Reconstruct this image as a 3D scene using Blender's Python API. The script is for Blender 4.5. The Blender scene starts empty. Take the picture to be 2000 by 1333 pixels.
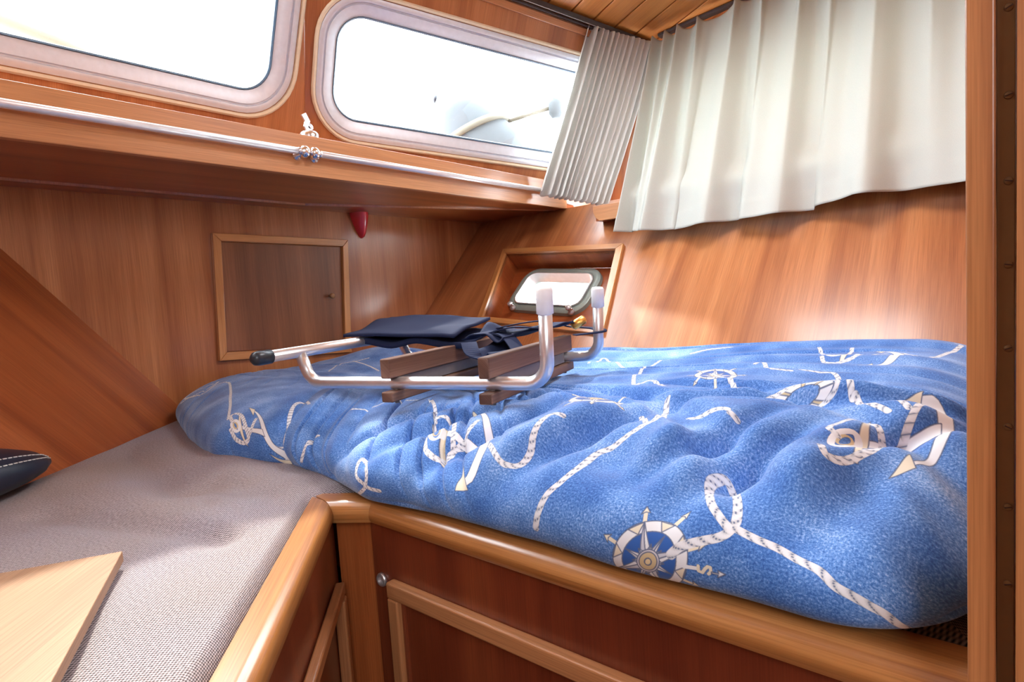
import bpy, bmesh, math, random
import numpy as np
from mathutils import Vector, Matrix
from mathutils.geometry import tessellate_polygon

random.seed(4)
rng = np.random.default_rng(7)
scn = bpy.context.scene
COL = scn.collection

# ------------------------------------------------------------------ camera
cam_d = bpy.data.cameras.new('camera')
cam = bpy.data.objects.new('camera', cam_d)
COL.objects.link(cam)
Xc = Vector((0.76790, 0.63774, -0.06500)); Fw = Vector((-0.64056, 0.76351, -0.07800))
Xc.normalize(); Fw = (Fw - Xc * Fw.dot(Xc)).normalized(); Up = Xc.cross(Fw).normalized()
m = Matrix((Xc, Up, -Fw)).transposed().to_4x4()
m.translation = Vector((0, 0, .775))
cam.matrix_world = m
cam_d.sensor_width = 36.0
cam_d.lens = 1137.95 / 2000 * 36.0
cam_d.clip_start = .02
scn.camera = cam

# ------------------------------------------------------------------ light
wd = bpy.data.worlds.new('sky'); scn.world = wd; wd.use_nodes = True
nt = wd.node_tree
nt.nodes['Background'].inputs[0].default_value = (.86, .93, 1, 1)
nt.nodes['Background'].inputs[1].default_value = 12.0

def area(name, loc, target, sx, sy, power, color=(1, 1, 1)):
    l = bpy.data.lights.new(name, 'AREA'); l.shape = 'RECTANGLE'; l.size = sx; l.size_y = sy
    l.energy = power; l.color = color
    o = bpy.data.objects.new(name, l); COL.objects.link(o)
    o.location = loc
    o.rotation_euler = (Vector(target) - Vector(loc)).to_track_quat('-Z', 'Y').to_euler()
    return o

area('rear_fill', (.95, -.75, 1.45), (-.9, .9, .7), .8, .8, 14, (.97, .98, 1))  # added fill light behind the camera, inside the closed passage
area('overhead_fill', (-.45, 1.25, 1.74), (-.45, 1.20, .5), .45, .45, 8, (.96, .98, 1))  # added overhead light, out of view below the closed plank ceiling; no hatch there

sn = bpy.data.lights.new('sun', 'SUN'); sn.energy = 4.2; sn.angle = .03; sn.color = (1, .93, .8)
so = bpy.data.objects.new('sun', sn); COL.objects.link(so)
so.rotation_euler = (-Vector((-.62, .25, .75))).to_track_quat('-Z', 'Y').to_euler()

scn.view_settings.view_transform = 'Standard'
scn.view_settings.look = 'None'
scn.view_settings.gamma = 1
scn.view_settings.use_curve_mapping = False
scn.view_settings.exposure = 0.6

# ------------------------------------------------------------------ materials
def newmat(name):
    mt = bpy.data.materials.new(name); mt.use_nodes = True
    return mt, mt.node_tree, mt.node_tree.nodes['Principled BSDF']

def N(nt, kind, **kw):
    n = nt.nodes.new(kind)
    for k, v in kw.items():
        if k in n.inputs.keys() if isinstance(k, str) else False: n.inputs[k].default_value = v
        else: setattr(n, k, v)
    return n

def ramp(nt, fac, stops):
    r = nt.nodes.new('ShaderNodeValToRGB'); cr = r.color_ramp
    while len(cr.elements) < len(stops): cr.elements.new(.5)
    for e, (p, c) in zip(cr.elements, stops):
        e.position = p; e.color = (*c, 1) if len(c) == 3 else c
    nt.links.new(fac, r.inputs[0]); return r.outputs[0]

def mix(nt, a, b, fac, mode='MIX'):
    n = nt.nodes.new('ShaderNodeMix'); n.data_type = 'RGBA'; n.blend_type = mode
    for s, v in ((n.inputs['Factor'], fac), (n.inputs['A'], a), (n.inputs['B'], b)):
        if hasattr(v, 'is_linked') or isinstance(v, bpy.types.NodeSocket): nt.links.new(v, s)
        elif isinstance(v, (int, float)): s.default_value = v
        else: s.default_value = (*v, 1)
    return n.outputs['Result']

def uvmap(nt, sx, sy, off=(0, 0, 0)):
    t = nt.nodes.new('ShaderNodeUVMap'); t.uv_map = 'grain'
    mp = nt.nodes.new('ShaderNodeMapping'); mp.inputs['Scale'].default_value = (sx, sy, 1)
    mp.inputs['Location'].default_value = off
    nt.links.new(t.outputs[0], mp.inputs[0]); return mp.outputs[0]

def noise(nt, vec, scale, detail=3, rough=.5, dist=0):
    n = nt.nodes.new('ShaderNodeTexNoise'); n.inputs['Scale'].default_value = scale
    n.inputs['Detail'].default_value = detail; n.inputs['Roughness'].default_value = rough
    n.inputs['Distortion'].default_value = dist
    nt.links.new(vec, n.inputs['Vector']); return n.outputs['Fac']

def bump(nt, bsdf, h, strength, dist=.001):
    b = nt.nodes.new('ShaderNodeBump'); b.inputs['Strength'].default_value = strength
    b.inputs['Distance'].default_value = dist
    nt.links.new(h, b.inputs['Height']); nt.links.new(b.outputs[0], bsdf.inputs['Normal'])

def wood(name, dark, mid, light, rough=.33, coat=.35, off=(0, 0, 0), band=.5):
    """varnished mahogany: u across the grain, v along it, in metres"""
    mt, nt, b = newmat(name)
    f = noise(nt, uvmap(nt, 520, 7, off), 1, 4, .6)
    g = noise(nt, uvmap(nt, 15, .7, off), 1, 2, .5, .4)
    s = noise(nt, uvmap(nt, 95, 1.4, off), 1, 3, .6)
    base = ramp(nt, g, [(.28, dark), (.5, mid), (.74, light)])
    fine = ramp(nt, f, [(.32, (.66, .58, .54)), (.62, (1.08, 1.07, 1.07))])
    c = mix(nt, base, fine, .7, 'MULTIPLY')
    st = ramp(nt, s, [(.35, (.82, .78, .75)), (.65, (1.06, 1.06, 1.06))])
    c = mix(nt, c, st, band, 'MULTIPLY')
    nt.links.new(c, b.inputs['Base Color'])
    b.inputs['Roughness'].default_value = rough
    b.inputs['Coat Weight'].default_value = coat
    b.inputs['Coat Roughness'].default_value = .16
    bump(nt, b, f, .12, .0006)
    return mt

M = {}
M['mahogany'] = wood('mahogany', (.31, .100, .034), (.43, .160, .056), (.55, .235, .092))
M['mahogany_red'] = wood('mahogany_red', (.25, .056, .016), (.36, .092, .024), (.47, .140, .040), .36, .3, (3, 1, 0))
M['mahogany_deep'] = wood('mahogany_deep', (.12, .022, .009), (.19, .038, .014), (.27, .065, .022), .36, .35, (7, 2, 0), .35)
M['mahogany_sill'] = wood('mahogany_sill', (.40, .15, .055), (.56, .25, .10), (.66, .33, .14), .36, .3, (5, 5, 0))
M['oak_trim'] = wood('oak_trim', (.34, .130, .036), (.46, .195, .058), (.58, .275, .095), .28, .5, (9, 4, 0))
M['oak_moulding'] = wood('oak_moulding', (.38, .155, .062), (.47, .20, .080), (.56, .26, .11), .32, .4, (2, 8, 0))
M['oak_frame'] = wood('oak_frame', (.46, .19, .060), (.58, .26, .085), (.68, .34, .12), .32, .4, (2, 8, 0))
M['brown_door'] = wood('brown_door', (.15, .05, .018), (.22, .08, .03), (.30, .115, .045), .42, .2, (4, 4, 0))
M['pine_ceiling'] = wood('pine_ceiling', (.48, .17, .038), (.60, .24, .060), (.70, .31, .085), .35, .3, (1, 1, 0), .25)
M['plywood'] = wood('plywood', (.36, .19, .095), (.41, .23, .12), (.46, .27, .15), .5, .1, (8, 1, 0), .1)
M['post_wood'] = wood('post_wood', (.36, .13, .045), (.50, .21, .075), (.60, .29, .12), .38, .2, (6, 3, 0))
M['ladder_wood'] = wood('ladder_wood', (.08, .035, .022), (.16, .075, .045), (.36, .22, .16), .65, .0, (5, 2, 0), .8)

def plain(name, col, rough=.5, metal=0, coat=0, spec=.5):
    mt, nt, b = newmat(name)
    b.inputs['Base Color'].default_value = (*col, 1); b.inputs['Roughness'].default_value = rough
    b.inputs['Metallic'].default_value = metal; b.inputs['Coat Weight'].default_value = coat
    t = nt.nodes.new('ShaderNodeTexCoord')
    n = noise(nt, t.outputs['Object'], 60, 3)
    c = ramp(nt, n, [(.3, tuple(x * .95 for x in col)), (.7, tuple(min(1, x * 1.03) for x in col))])
    nt.links.new(c, b.inputs['Base Color'])
    return mt

M['aluminium'] = plain('aluminium', (.62, .60, .60), .38, .55)
M['aluminium_inner'] = plain('aluminium_inner', (.66, .69, .76), .42, .3)
M['gasket'] = plain('cream_gasket', (.72, .62, .45), .6)
M['glass_seal'] = plain('dark_glass_seal', (.05, .09, .14), .4)
M['steel'] = plain('polished_steel', (.80, .81, .84), .32, .85)
M['chrome'] = plain('chrome', (.8, .8, .82), .22, 1)
M['rod_metal'] = plain('satin_rod', (.80, .78, .80), .36, .5)
M['black_rubber'] = plain('black_rubber', (.02, .025, .035), .35)
M['white_plastic'] = plain('white_plastic', (.9, .9, .9), .45)
M['grey_strip'] = plain('grey_strip', (.20, .17, .16), .55)
M['dark_track'] = plain('dark_track', (.05, .035, .035), .4, .3)
M['red_plastic'] = plain('red_plastic', (.62, .03, .04), .3, 0, .4)
M['brass'] = plain('tarnished_brass', (.22, .145, .070), .42, .4)
M['brass_bright'] = plain('brass_bright', (.8, .42, .10), .3, .8)
M['knob_wood'] = plain('knob_wood', (.30, .15, .06), .35, 0, .3)
M['porthole_alloy'] = plain('porthole_alloy', (.30, .36, .33), .4, .2)
M['outer_cover'] = plain('outer_cover', (.050, .056, .062), .8)
M['outer_strap'] = plain('outer_strap', (.085, .07, .045), .7)
M['outer_deck'] = plain('outer_deck', (.06, .062, .065), .8)
M['white_paint'] = plain('white_paint', (.78, .77, .75), .5)
M['floor_board'] = wood('floor_board', (.10, .04, .02), (.16, .07, .03), (.2, .1, .05), .5, .1)

def glass(name):
    mt = bpy.data.materials.new(name); mt.use_nodes = True; nt = mt.node_tree; nt.nodes.clear()
    out = nt.nodes.new('ShaderNodeOutputMaterial'); tr = nt.nodes.new('ShaderNodeBsdfTransparent')
    tr.inputs[0].default_value = (.95, .97, .97, 1)
    gl = nt.nodes.new('ShaderNodeBsdfGlossy'); gl.inputs['Roughness'].default_value = .03
    mx = nt.nodes.new('ShaderNodeMixShader')
    mx.inputs[0].default_value = .05; nt.links.new(tr.outputs[0], mx.inputs[1]); nt.links.new(gl.outputs[0], mx.inputs[2])
    nt.links.new(mx.outputs[0], out.inputs[0]); return mt
M['glass'] = glass('window_glass')

def tweed(name, warp=1.0, dark=(.050, .040, .042), light=(.62, .56, .60)):
    mt, nt, b = newmat(name)
    uv = uvmap(nt, 1, 1)
    d = nt.nodes.new('ShaderNodeTexNoise'); d.inputs['Scale'].default_value = 9
    nt.links.new(uv, d.inputs['Vector'])
    vm = nt.nodes.new('ShaderNodeVectorMath'); vm.operation = 'MULTIPLY_ADD'
    nt.links.new(d.outputs['Color'], vm.inputs[0]); vm.inputs[1].default_value = (.004, .004, 0); nt.links.new(uv, vm.inputs[2])
    sep = nt.nodes.new('ShaderNodeSeparateXYZ'); nt.links.new(vm.outputs[0], sep.inputs[0])
    def wv(sock, k):
        a = nt.nodes.new('ShaderNodeMath'); a.operation = 'MULTIPLY'; nt.links.new(sock, a.inputs[0]); a.inputs[1].default_value = k
        s = nt.nodes.new('ShaderNodeMath'); s.operation = 'SINE'; nt.links.new(a.outputs[0], s.inputs[0]); return s.outputs[0]
    k = 2 * math.pi / .0042
    w1, w2 = wv(sep.outputs[0], k), wv(sep.outputs[1], k)
    p = nt.nodes.new('ShaderNodeMath'); p.operation = 'MULTIPLY'; nt.links.new(w1, p.inputs[0]); nt.links.new(w2, p.inputs[1])
    q = nt.nodes.new('ShaderNodeMath'); q.operation = 'MULTIPLY_ADD'; nt.links.new(p.outputs[0], q.inputs[0]); q.inputs[1].default_value = .5; q.inputs[2].default_value = .5
    fl = noise(nt, uv, 330, 3, .7)
    ad = nt.nodes.new('ShaderNodeMath'); ad.operation = 'MULTIPLY_ADD'; nt.links.new(fl, ad.inputs[0]); ad.inputs[1].default_value = .9
    sb = nt.nodes.new('ShaderNodeMath'); sb.operation = 'SUBTRACT'; nt.links.new(q.outputs[0], sb.inputs[0]); sb.inputs[1].default_value = .42
    nt.links.new(sb.outputs[0], ad.inputs[2])
    c = ramp(nt, ad.outputs[0], [(.05, dark), (.55, tuple((a + b_) / 2.1 for a, b_ in zip(dark, light))), (.95, light)])
    st = ramp(nt, noise(nt, uv, 3.2, 3, .5), [(.35, (1, .93, .84)), (.62, (1, 1, 1.04))])
    c = mix(nt, c, st, 1.0, 'MULTIPLY')
    nt.links.new(c, b.inputs['Base Color']); b.inputs['Roughness'].default_value = .9
    b.inputs['Specular IOR Level'].default_value = .15
    bump(nt, b, ad.outputs[0], .35, .001)
    return mt
M['tweed'] = tweed('grey_tweed')
M['tweed_dark'] = tweed('dark_tweed', dark=(.012, .009, .008), light=(.30, .23, .17))

def cloth(name, col, trans=.45, weave=900, tcol=None):
    mt = bpy.data.materials.new(name); mt.use_nodes = True; nt = mt.node_tree
    b = nt.nodes['Principled BSDF']; out = nt.nodes['Material Output']
    t = uvmap(nt, 1, 1)
    n = noise(nt, uvmap(nt, 260, 1500), 1, 2, .6); n2 = noise(nt, uvmap(nt, 1500, 300), 1, 2, .6)
    a = nt.nodes.new('ShaderNodeMath'); a.operation = 'ADD'; nt.links.new(n, a.inputs[0]); nt.links.new(n2, a.inputs[1])
    c = ramp(nt, a.outputs[0], [(.35, tuple(x * .80 for x in col)), (.65, col)])
    h = nt.nodes.new('ShaderNodeMath'); h.operation = 'MULTIPLY'; nt.links.new(a.outputs[0], h.inputs[0]); h.inputs[1].default_value = .5
    c = ramp(nt, h.outputs[0], [(.36, tuple(x * .84 for x in col)), (.62, col)])
    nt.links.new(c, b.inputs['Base Color']); b.inputs['Roughness'].default_value = .85
    b.inputs['Specular IOR Level'].default_value = .2
    bump(nt, b, a.outputs[0], .15, .0006)
    tl = nt.nodes.new('ShaderNodeBsdfTranslucent'); tl.inputs[0].default_value = (*(tcol or col), 1)
    mx = nt.nodes.new('ShaderNodeMixShader'); mx.inputs[0].default_value = trans
    nt.links.new(b.outputs[0], mx.inputs[1]); nt.links.new(tl.outputs[0], mx.inputs[2]); nt.links.new(mx.outputs[0], out.inputs[0])
    return mt
M['curtain_cream'] = cloth('curtain_cream', (.62, .635, .59), .24, tcol=(.66, .68, .55))
M['curtain_grey'] = cloth('curtain_grey', (.74, .73, .69), .25)
M['navy_cloth'] = cloth('navy_cloth', (.018, .026, .070), .02)
M['navy_vinyl'] = plain('navy_vinyl', (.012, .018, .038), .42)
M['white_thread'] = plain('white_thread', (.7, .7, .68), .7)

# ------------------------------------------------------------------ mesh helpers
def link_mesh(name, verts, faces, mat, parent=None, grain=(0, 0, 1), smooth=False, bevel=0, uvs=None):
    me = bpy.data.meshes.new(name)
    me.from_pydata([tuple(v) for v in verts], [], faces)
    me.update()
    if isinstance(mat, str): mat = M[mat]
    me.materials.append(mat)
    uvl = me.uv_layers.new(name='grain')
    g0 = Vector(grain).normalized()
    if uvs is not None:
        li = np.empty(len(me.loops), dtype=np.int32); me.loops.foreach_get('vertex_index', li)
        uvl.data.foreach_set('uv', np.asarray(uvs, dtype=np.float32)[li].ravel())
    else:
        for p in me.polygons:
            n = p.normal; g = g0 - n * g0.dot(n)
            if g.length < .2:
                g = Vector((.3, .8, .5)).cross(n)
            g.normalize(); a = n.cross(g)
            for li in p.loop_indices:
                co = me.vertices[me.loops[li].vertex_index].co
                uvl.data[li].uv = (co.dot(a), co.dot(g))
    if smooth: me.polygons.foreach_set('use_smooth', [True] * len(me.polygons))
    o = bpy.data.objects.new(name, me); COL.objects.link(o)
    if parent is not None: o.parent = parent
    if bevel:
        md = o.modifiers.new('bevel', 'BEVEL'); md.width = bevel; md.segments = 3; md.limit_method = 'ANGLE'
    return o

def fix_normals(o):
    bm = bmesh.new(); bm.from_mesh(o.data); bmesh.ops.recalc_face_normals(bm, faces=bm.faces); bm.to_mesh(o.data); bm.free(); return o

def prism(name, poly, ext, mat, parent=None, grain=(0, 0, 1), bevel=0):
    """poly: 3D points, extruded by vector ext"""
    n = len(poly); e = Vector(ext)
    v = [Vector(p) for p in poly] + [Vector(p) + e for p in poly]
    f = [tuple(range(n))[::-1], tuple(range(n, 2 * n))] + [(i, (i + 1) % n, n + (i + 1) % n, n + i) for i in range(n)]
    me_n = (v[1] - v[0]).cross(v[2] - v[1])
    if me_n.dot(e) < 0: f = [t[::-1] for t in f]
    return link_mesh(name, v, f, mat, parent, grain, bevel=bevel)

def box(name, lo, hi, mat, parent=None, grain=(0, 0, 1), bevel=0):
    x0, y0, z0 = lo; x1, y1, z1 = hi
    return prism(name, [(x0, y0, z0), (x1, y0, z0), (x1, y1, z0), (x0, y1, z0)], (0, 0, z1 - z0), mat, parent, grain, bevel)

def beam(name, a, b, w, h, mat, parent=None, up=(0, 0, 1), bevel=0, grain=None):
    """bar from a to b, w across, h along up, centred on the line"""
    a, b = Vector(a), Vector(b); d = (b - a).normalized(); u = Vector(up); u = (u - d * u.dot(d)).normalized(); s = d.cross(u)
    q = [a + s * (i * w / 2) + u * (j * h / 2) for i, j in ((-1, -1), (1, -1), (1, 1), (-1, 1))]
    return prism(name, q, b - a, mat, parent, grain or d, bevel)

def smooth_path(pts, n=8):
    P = [Vector(p) for p in pts]; out = []
    for i in range(len(P) - 1):
        p0 = P[max(i - 1, 0)]; p1 = P[i]; p2 = P[i + 1]; p3 = P[min(i + 2, len(P) - 1)]
        for k in range(n):
            t = k / n
            out.append(.5 * ((2 * p1) + (p2 - p0) * t + (2 * p0 - 5 * p1 + 4 * p2 - p3) * t * t + (3 * p1 - p0 - 3 * p2 + p3) * t ** 3))
    out.append(P[-1]); return out

def bend_path(pts, r, n=8):
    """polyline with rounded corners of radius r"""
    P = [Vector(p) for p in pts]; out = [P[0]]
    for i in range(1, len(P) - 1):
        a = (P[i - 1] - P[i]).normalized(); b = (P[i + 1] - P[i]).normalized()
        ang = math.acos(max(-1, min(1, a.dot(b)))); t = r / math.tan(ang / 2)
        s, e = P[i] + a * t, P[i] + b * t
        c = P[i] + (a + b).normalized() * (r / math.sin(ang / 2))
        vs, ve = s - c, e - c; tot = vs.angle(ve); ax = vs.cross(ve).normalized()
        for k in range(n + 1):
            out.append(c + Matrix.Rotation(tot * k / n, 3, ax) @ vs)
    out.append(P[-1]); return out

def sweep(name, path, prof, mat, parent=None, up=(0, 0, 1), closed_prof=True, caps=True, smooth=True, loop=False, grain_along=True):
    """prof: list of (side, up) offsets; swept along path"""
    path = [Vector(p) for p in path]; n = len(path); k = len(prof); vs = []; uvs = []
    per = [0]
    for i in range(1, k + 1):
        a, b = prof[i - 1], prof[i % k]; per.append(per[-1] + math.hypot(a[0] - b[0], a[1] - b[1]))
    L = 0; U = Vector(up)
    for i, p in enumerate(path):
        if loop: d = (path[(i + 1) % n] - path[i - 1]).normalized()
        else: d = (path[min(i + 1, n - 1)] - path[max(i - 1, 0)]).normalized()
        u = U - d * U.dot(d)
        if u.length < 1e-3: u = Vector((1, 0, 0)) - d * d.x
        u.normalize(); s = d.cross(u)
        if i: L += (p - path[i - 1]).length
        for j, (a, b) in enumerate(prof):
            vs.append(p + s * a + u * b); uvs.append((per[j], L))
        if up is None: pass
        U = u if up != (0, 0, 1) or abs(d.z) > .5 else U
    fs = []; kk = k if closed_prof else k - 1
    for i in range(n if loop else n - 1):
        i2 = (i + 1) % n
        for j in range(kk):
            j2 = (j + 1) % k
            fs.append((i * k + j, i * k + j2, i2 * k + j2, i2 * k + j))
    if caps and not loop and closed_prof:
        fs.append(tuple(range(k))[::-1]); fs.append(tuple((n - 1) * k + j for j in range(k)))
    o = link_mesh(name, vs, fs, mat, parent, smooth=smooth, uvs=uvs)
    return fix_normals(o)

def circ(r, n=14, sq=1): return [(r * math.cos(2 * math.pi * i / n), r * sq * math.sin(2 * math.pi * i / n)) for i in range(n)]

def tube(name, path, r, mat, parent=None, n=16, up=(0, 0, 1)):
    return sweep(name, path, circ(r, n), mat, parent, up=up)

def lathe(name, origin, axis, prof, mat, parent=None, n=24):
    """prof: (radius, height) along axis"""
    ax = Vector(axis).normalized(); s = ax.orthogonal().normalized(); t = ax.cross(s); O = Vector(origin)
    vs = []; 
    for r, h in prof:
        for i in range(n):
            a = 2 * math.pi * i / n
            vs.append(O + ax * h + (s * math.cos(a) + t * math.sin(a)) * max(r, 1e-5))
    fs = [(i * n + j, i * n + (j + 1) % n, (i + 1) * n + (j + 1) % n, (i + 1) * n + j) for i in range(len(prof) - 1) for j in range(n)]
    fs.append(tuple(range(n))[::-1]); fs.append(tuple((len(prof) - 1) * n + j for j in range(n)))
    return fix_normals(link_mesh(name, vs, fs, mat, parent, smooth=True))

def empty(name, loc=(0, 0, 0)):
    o = bpy.data.objects.new(name, None); COL.objects.link(o); o.location = loc; o.empty_display_size = .05; return o

def adopt(root):
    """children were built in world coordinates: keep them there when the root stands elsewhere"""
    bpy.context.view_layer.update()
    for c in root.children: c.matrix_parent_inverse = root.matrix_world.inverted()

def tag(o, label=None, cat=None, group=None, kind=None):
    for k, v in (('label', label), ('category', cat), ('group', group), ('kind', kind)):
        if v: o[k] = v
    return o

def rrect(w, h, r, n=10):
    out = []
    for cx, cy, a0 in ((w / 2 - r, h / 2 - r, 0), (-w / 2 + r, h / 2 - r, 90), (-w / 2 + r, -h / 2 + r, 180), (w / 2 - r, -h / 2 + r, 270)):
        for i in range(n + 1):
            a = math.radians(a0 + 90 * i / n); out.append((cx + r * math.cos(a), cy + r * math.sin(a)))
    return out

def holed(name, O, u, v, n, outer, holes, thick, mat, parent=None, grain=(0, 0, 1)):
    """plate in the plane O,u,v with holes; thickness goes along -n"""
    O, u, v, n = Vector(O), Vector(u), Vector(v), Vector(n)
    loops = [[Vector((a, b, 0)) for a, b in outer]] + [[Vector((a, b, 0)) for a, b in h] for h in holes]
    tri = tessellate_polygon(loops); flat = [p for l in loops for p in l]; m_ = len(flat)
    vs = [O + u * p.x + v * p.y for p in flat]; vs += [p - n * thick for p in vs]
    fs = [tuple(t) for t in tri] + [tuple(i + m_ for i in t)[::-1] for t in tri]
    st = 0
    for l in loops:
        k = len(l)
        for i in range(k): fs.append((st + i, st + (i + 1) % k, m_ + st + (i + 1) % k, m_ + st + i))
        st += k
    return fix_normals(link_mesh(name, vs, fs, mat, parent, grain))

def ring(name, O, u, v, n, w, h, r, prof, mat, parent=None, seg=10):
    """rounded-rectangle ring: prof = (outward offset from w,h rectangle, height along n) list, closed"""
    O, u, v, n = Vector(O), Vector(u), Vector(v), Vector(n); k = 4 * (seg + 1); vs = []
    for off, ht in prof:
        for a, b in rrect(w + 2 * off, h + 2 * off, max(r + off, .003), seg): vs.append(O + u * a + v * b + n * ht)
    m_ = len(prof)
    fs = [(i * k + j, i * k + (j + 1) % k, ((i + 1) % m_) * k + (j + 1) % k, ((i + 1) % m_) * k + j) for i in range(m_) for j in range(k)]
    o = fix_normals(link_mesh(name, vs, fs, mat, parent, smooth=True))
    md = o.modifiers.new('edges', 'EDGE_SPLIT'); md.split_angle = math.radians(40)
    return o

def frame_basis(p0, p1, p2):
    """u along p0->p1, v towards p2, n towards the cabin side given later"""
    p0, p1, p2 = Vector(p0), Vector(p1), Vector(p2)
    u = (p1 - p0).normalized(); n = u.cross(p2 - p0).normalized(); v = n.cross(u); return u, v, n

# ------------------------------------------------------------------ the setting
# floor and back of the cabin (out of view)
tag(box('floor', (-1.9, -1.4, -.03), (1.6, 2.1, 0), 'floor_board', grain=(1, 0, 0)), kind='structure')

# the rest of the boat behind the camera: passage closed by bulkheads
tag(box('wall_passage', (1.60, -1.3, 0), (1.62, 1.0, 2.0), 'mahogany'), kind='structure')
tag(box('wall_side', (-1.8, -1.32, 0), (1.62, -1.30, 2.0), 'mahogany'), kind='structure')
tag(box('wall_inner', (.6, 1.0, 0), (1.62, 1.02, 2.0), 'mahogany'), kind='structure')
tag(box('wall_partition', (.018, .60, 0), (.6, .62, 2.0), 'mahogany'), kind='structure')
tag(box('wall_closet', (.60, .60, 0), (.62, 1.02, 2.0), 'mahogany'), kind='structure')
tag(box('ceiling', (-1.7, -1.32, 1.995), (1.62, 2.3, 2.01), 'white_paint'), kind='structure')

# end wall with the little locker
WX = -1.83
tag(box('wall_left', (WX - .02, -1.2, .0), (WX, 2.1, 1.115), 'mahogany', grain=(0, 0, 1)), kind='structure')

# starboard side: lining panel leaning outwards, with the porthole opening
hn = Vector((0, -1, .97)).normalized()           # into the cabin
hv = Vector((0, .97, 1)).normalized(); hu = Vector((1, 0, 0))
def hp(x, z): return Vector((x, 1.585 + .97 * (z - .67), z))
HO = hp(-1.2, .80)
def h2(x, z): d = hp(x, z) - HO; return (d.dot(hu), d.dot(hv))
open_c = [(-1.552, .944), (-1.020, .906), (-.958, .650), (-1.482, .697)]     # clear opening (x,z)
outer = [h2(WX, .0), h2(.0, .0), h2(.0, 1.03), h2(-1.10, 1.03), h2(-1.10, 1.115), h2(WX, 1.115)]
tag(holed('wall_right', HO, hu, hv, hn, outer, [[h2(*c) for c in open_c]], .012, 'mahogany', grain=tuple(hv)), kind='structure')

# port side: lining panel leaning the other way
pA, pB, pC = Vector((-1.83, .306, .967)), Vector((-1.83, .627, .556)), Vector((-1.455, .287, .515))
pn = (pB - pA).cross(pC - pA).normalized()
if pn.x < 0: pn = -pn
pv = (pA - pB).normalized(); pu = pn.cross(pv)
if pu.x < 0: pu = -pu
top = pA + pv * .30; bot = pB - pv * .75
tag(prism('wall_front', [top, bot, bot + pu * 2.2, top + pu * 2.2], -pn * .012, 'mahogany_red', grain=tuple(pv)), kind='structure')

# shelf under the end windows, with its fascia board
tag(box('trim_1', (WX, -1.2, 1.115), (-1.375, 2.10, 1.135), 'mahogany_deep', grain=(0, 1, 0)), kind='structure')
bpy.data.objects['trim_1'].data.materials[0] = M['mahogany_red']
tag(box('trim_2', (-1.375, -1.2, 1.113), (-1.355, 2.02, 1.216), 'mahogany_sill', grain=(0, 1, 0), bevel=.002), kind='structure')
# starboard shelf and fascia
tag(box('trim_3', (-1.137, 1.88, 1.026), (.0, 2.255, 1.046), 'mahogany_red', grain=(1, 0, 0)), kind='structure')
fz = [(-1.137, 1.080), (-1.137, 1.056), (-1.128, 1.036), (-1.112, 1.024), (.0, 1.016), (.0, 1.072)]
tag(prism('trim_4', [(x, 1.862, z) for x, z in fz], (0, .018, 0), 'mahogany_sill', grain=(1, 0, 0), bevel=.0015), kind='structure')

# cabin trunk side with the two big windows
Rn = Vector((.864, -.280, -.418)).normalized(); T = Vector((-1.042, 2.255, 1.724)); T2 = Vector((-1.211, 1.670, 1.766))
B_ = Vector((-1.320, 2.255, 1.149)); P1 = Vector((-1.579, 1.006, 1.450)); P2 = Vector((-1.617, 1.020, 1.363))
Ru, Rv, Rn = frame_basis((-1.569, 1.179, 1.354), (-1.356, 1.889, 1.319), (-1.444, 1.151, 1.633))
if Rn.x < 0: Rn = -Rn
Ln = Vector((.917, 0, -.398)).normalized(); Lu = Vector((0, 1, 0)); Lv = Vector((.398, 0, .917)).normalized()
def to2(p, O, u, v): d = Vector(p) - O; return (d.dot(u), d.dot(v))
pd = (P1 - P2).normalized()
pil_t = P1 + pd * .42; pil_b = P2 - pd * .28
RO = Vector((-1.390, 1.556, 1.4735)) ; RO = RO - Rn * (RO - T).dot(Rn)
Bd = (T - B_).normalized(); cor_b = B_ - Bd * .04; cor_t = T + Bd * .06
LOc = Vector((-1.56, .42, 1.50)); LOc = LOc - Ln * (LOc - P1).dot(Ln)

def window(name, O, u, v, n, gw, gh, r, fr, cut_mat):
    w = tag(empty(name, O), kind='structure')
    ring('gasket', O, u, v, n, gw, gh, r, [(fr + .0015, -.002), (fr + .012, -.002), (fr + .013, .006), (fr + .008, .010), (fr + .0015, .008)], 'gasket', w)
    ring('window_frame', O, u, v, n, gw, gh, r, [(.0, -.022), (fr - .001, -.022), (fr - .001, .002), (fr * .80, .005), (fr * .70, .003), (fr * .68, -.004), (fr * .63, -.004), (fr * .58, .001), (.014, -.005), (.005, -.011), (.0, -.013)], 'aluminium_inner', w)
    ring('glass_seal', O, u, v, n, gw, gh, r, [(-.005, -.026), (.001, -.026), (.001, -.011), (-.001, -.010), (-.005, -.014)], 'glass_seal', w)
    vs = [O + u * a + v * b - n * .020 for a, b in rrect(gw, gh, r)]
    prism('glass_pane', vs, -n * .004, 'glass', w)
    adopt(w); return w

# right pane: rectangle 0.74 x 0.31
RW = (.985, .300, .085, .056)
def R2(p): return to2(p, RO, Ru, Rv)
fr_ = RW[3]
Rouw = [R2(pil_b), R2(cor_b), R2(cor_t), R2(pil_t)]
tag(holed('wall_back', RO, Ru, Rv, Rn, Rouw, [rrect(RW[0] + 2 * fr_ - .004, RW[1] + 2 * fr_ - .004, RW[2] + fr_, 10)], .016, 'mahogany', grain=tuple(Rv)), kind='structure')
window('window_1', RO, Ru, Rv, Rn, *RW, None)
LW = (1.16, .42, .085, .060)
LC = Vector((0, .965 - .049 - LW[0] / 2 - .01, 0)); 
LO = Vector((-1.5, LC.y, 1.572)); LO = LO - Ln * (LO - P1).dot(Ln)
def L2(p): return to2(p, LO, Lu, Lv)
Lb = pil_b + Vector((0, -2.2, 0)); Lt = pil_t + Vector((0, -2.2, 0))
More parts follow.
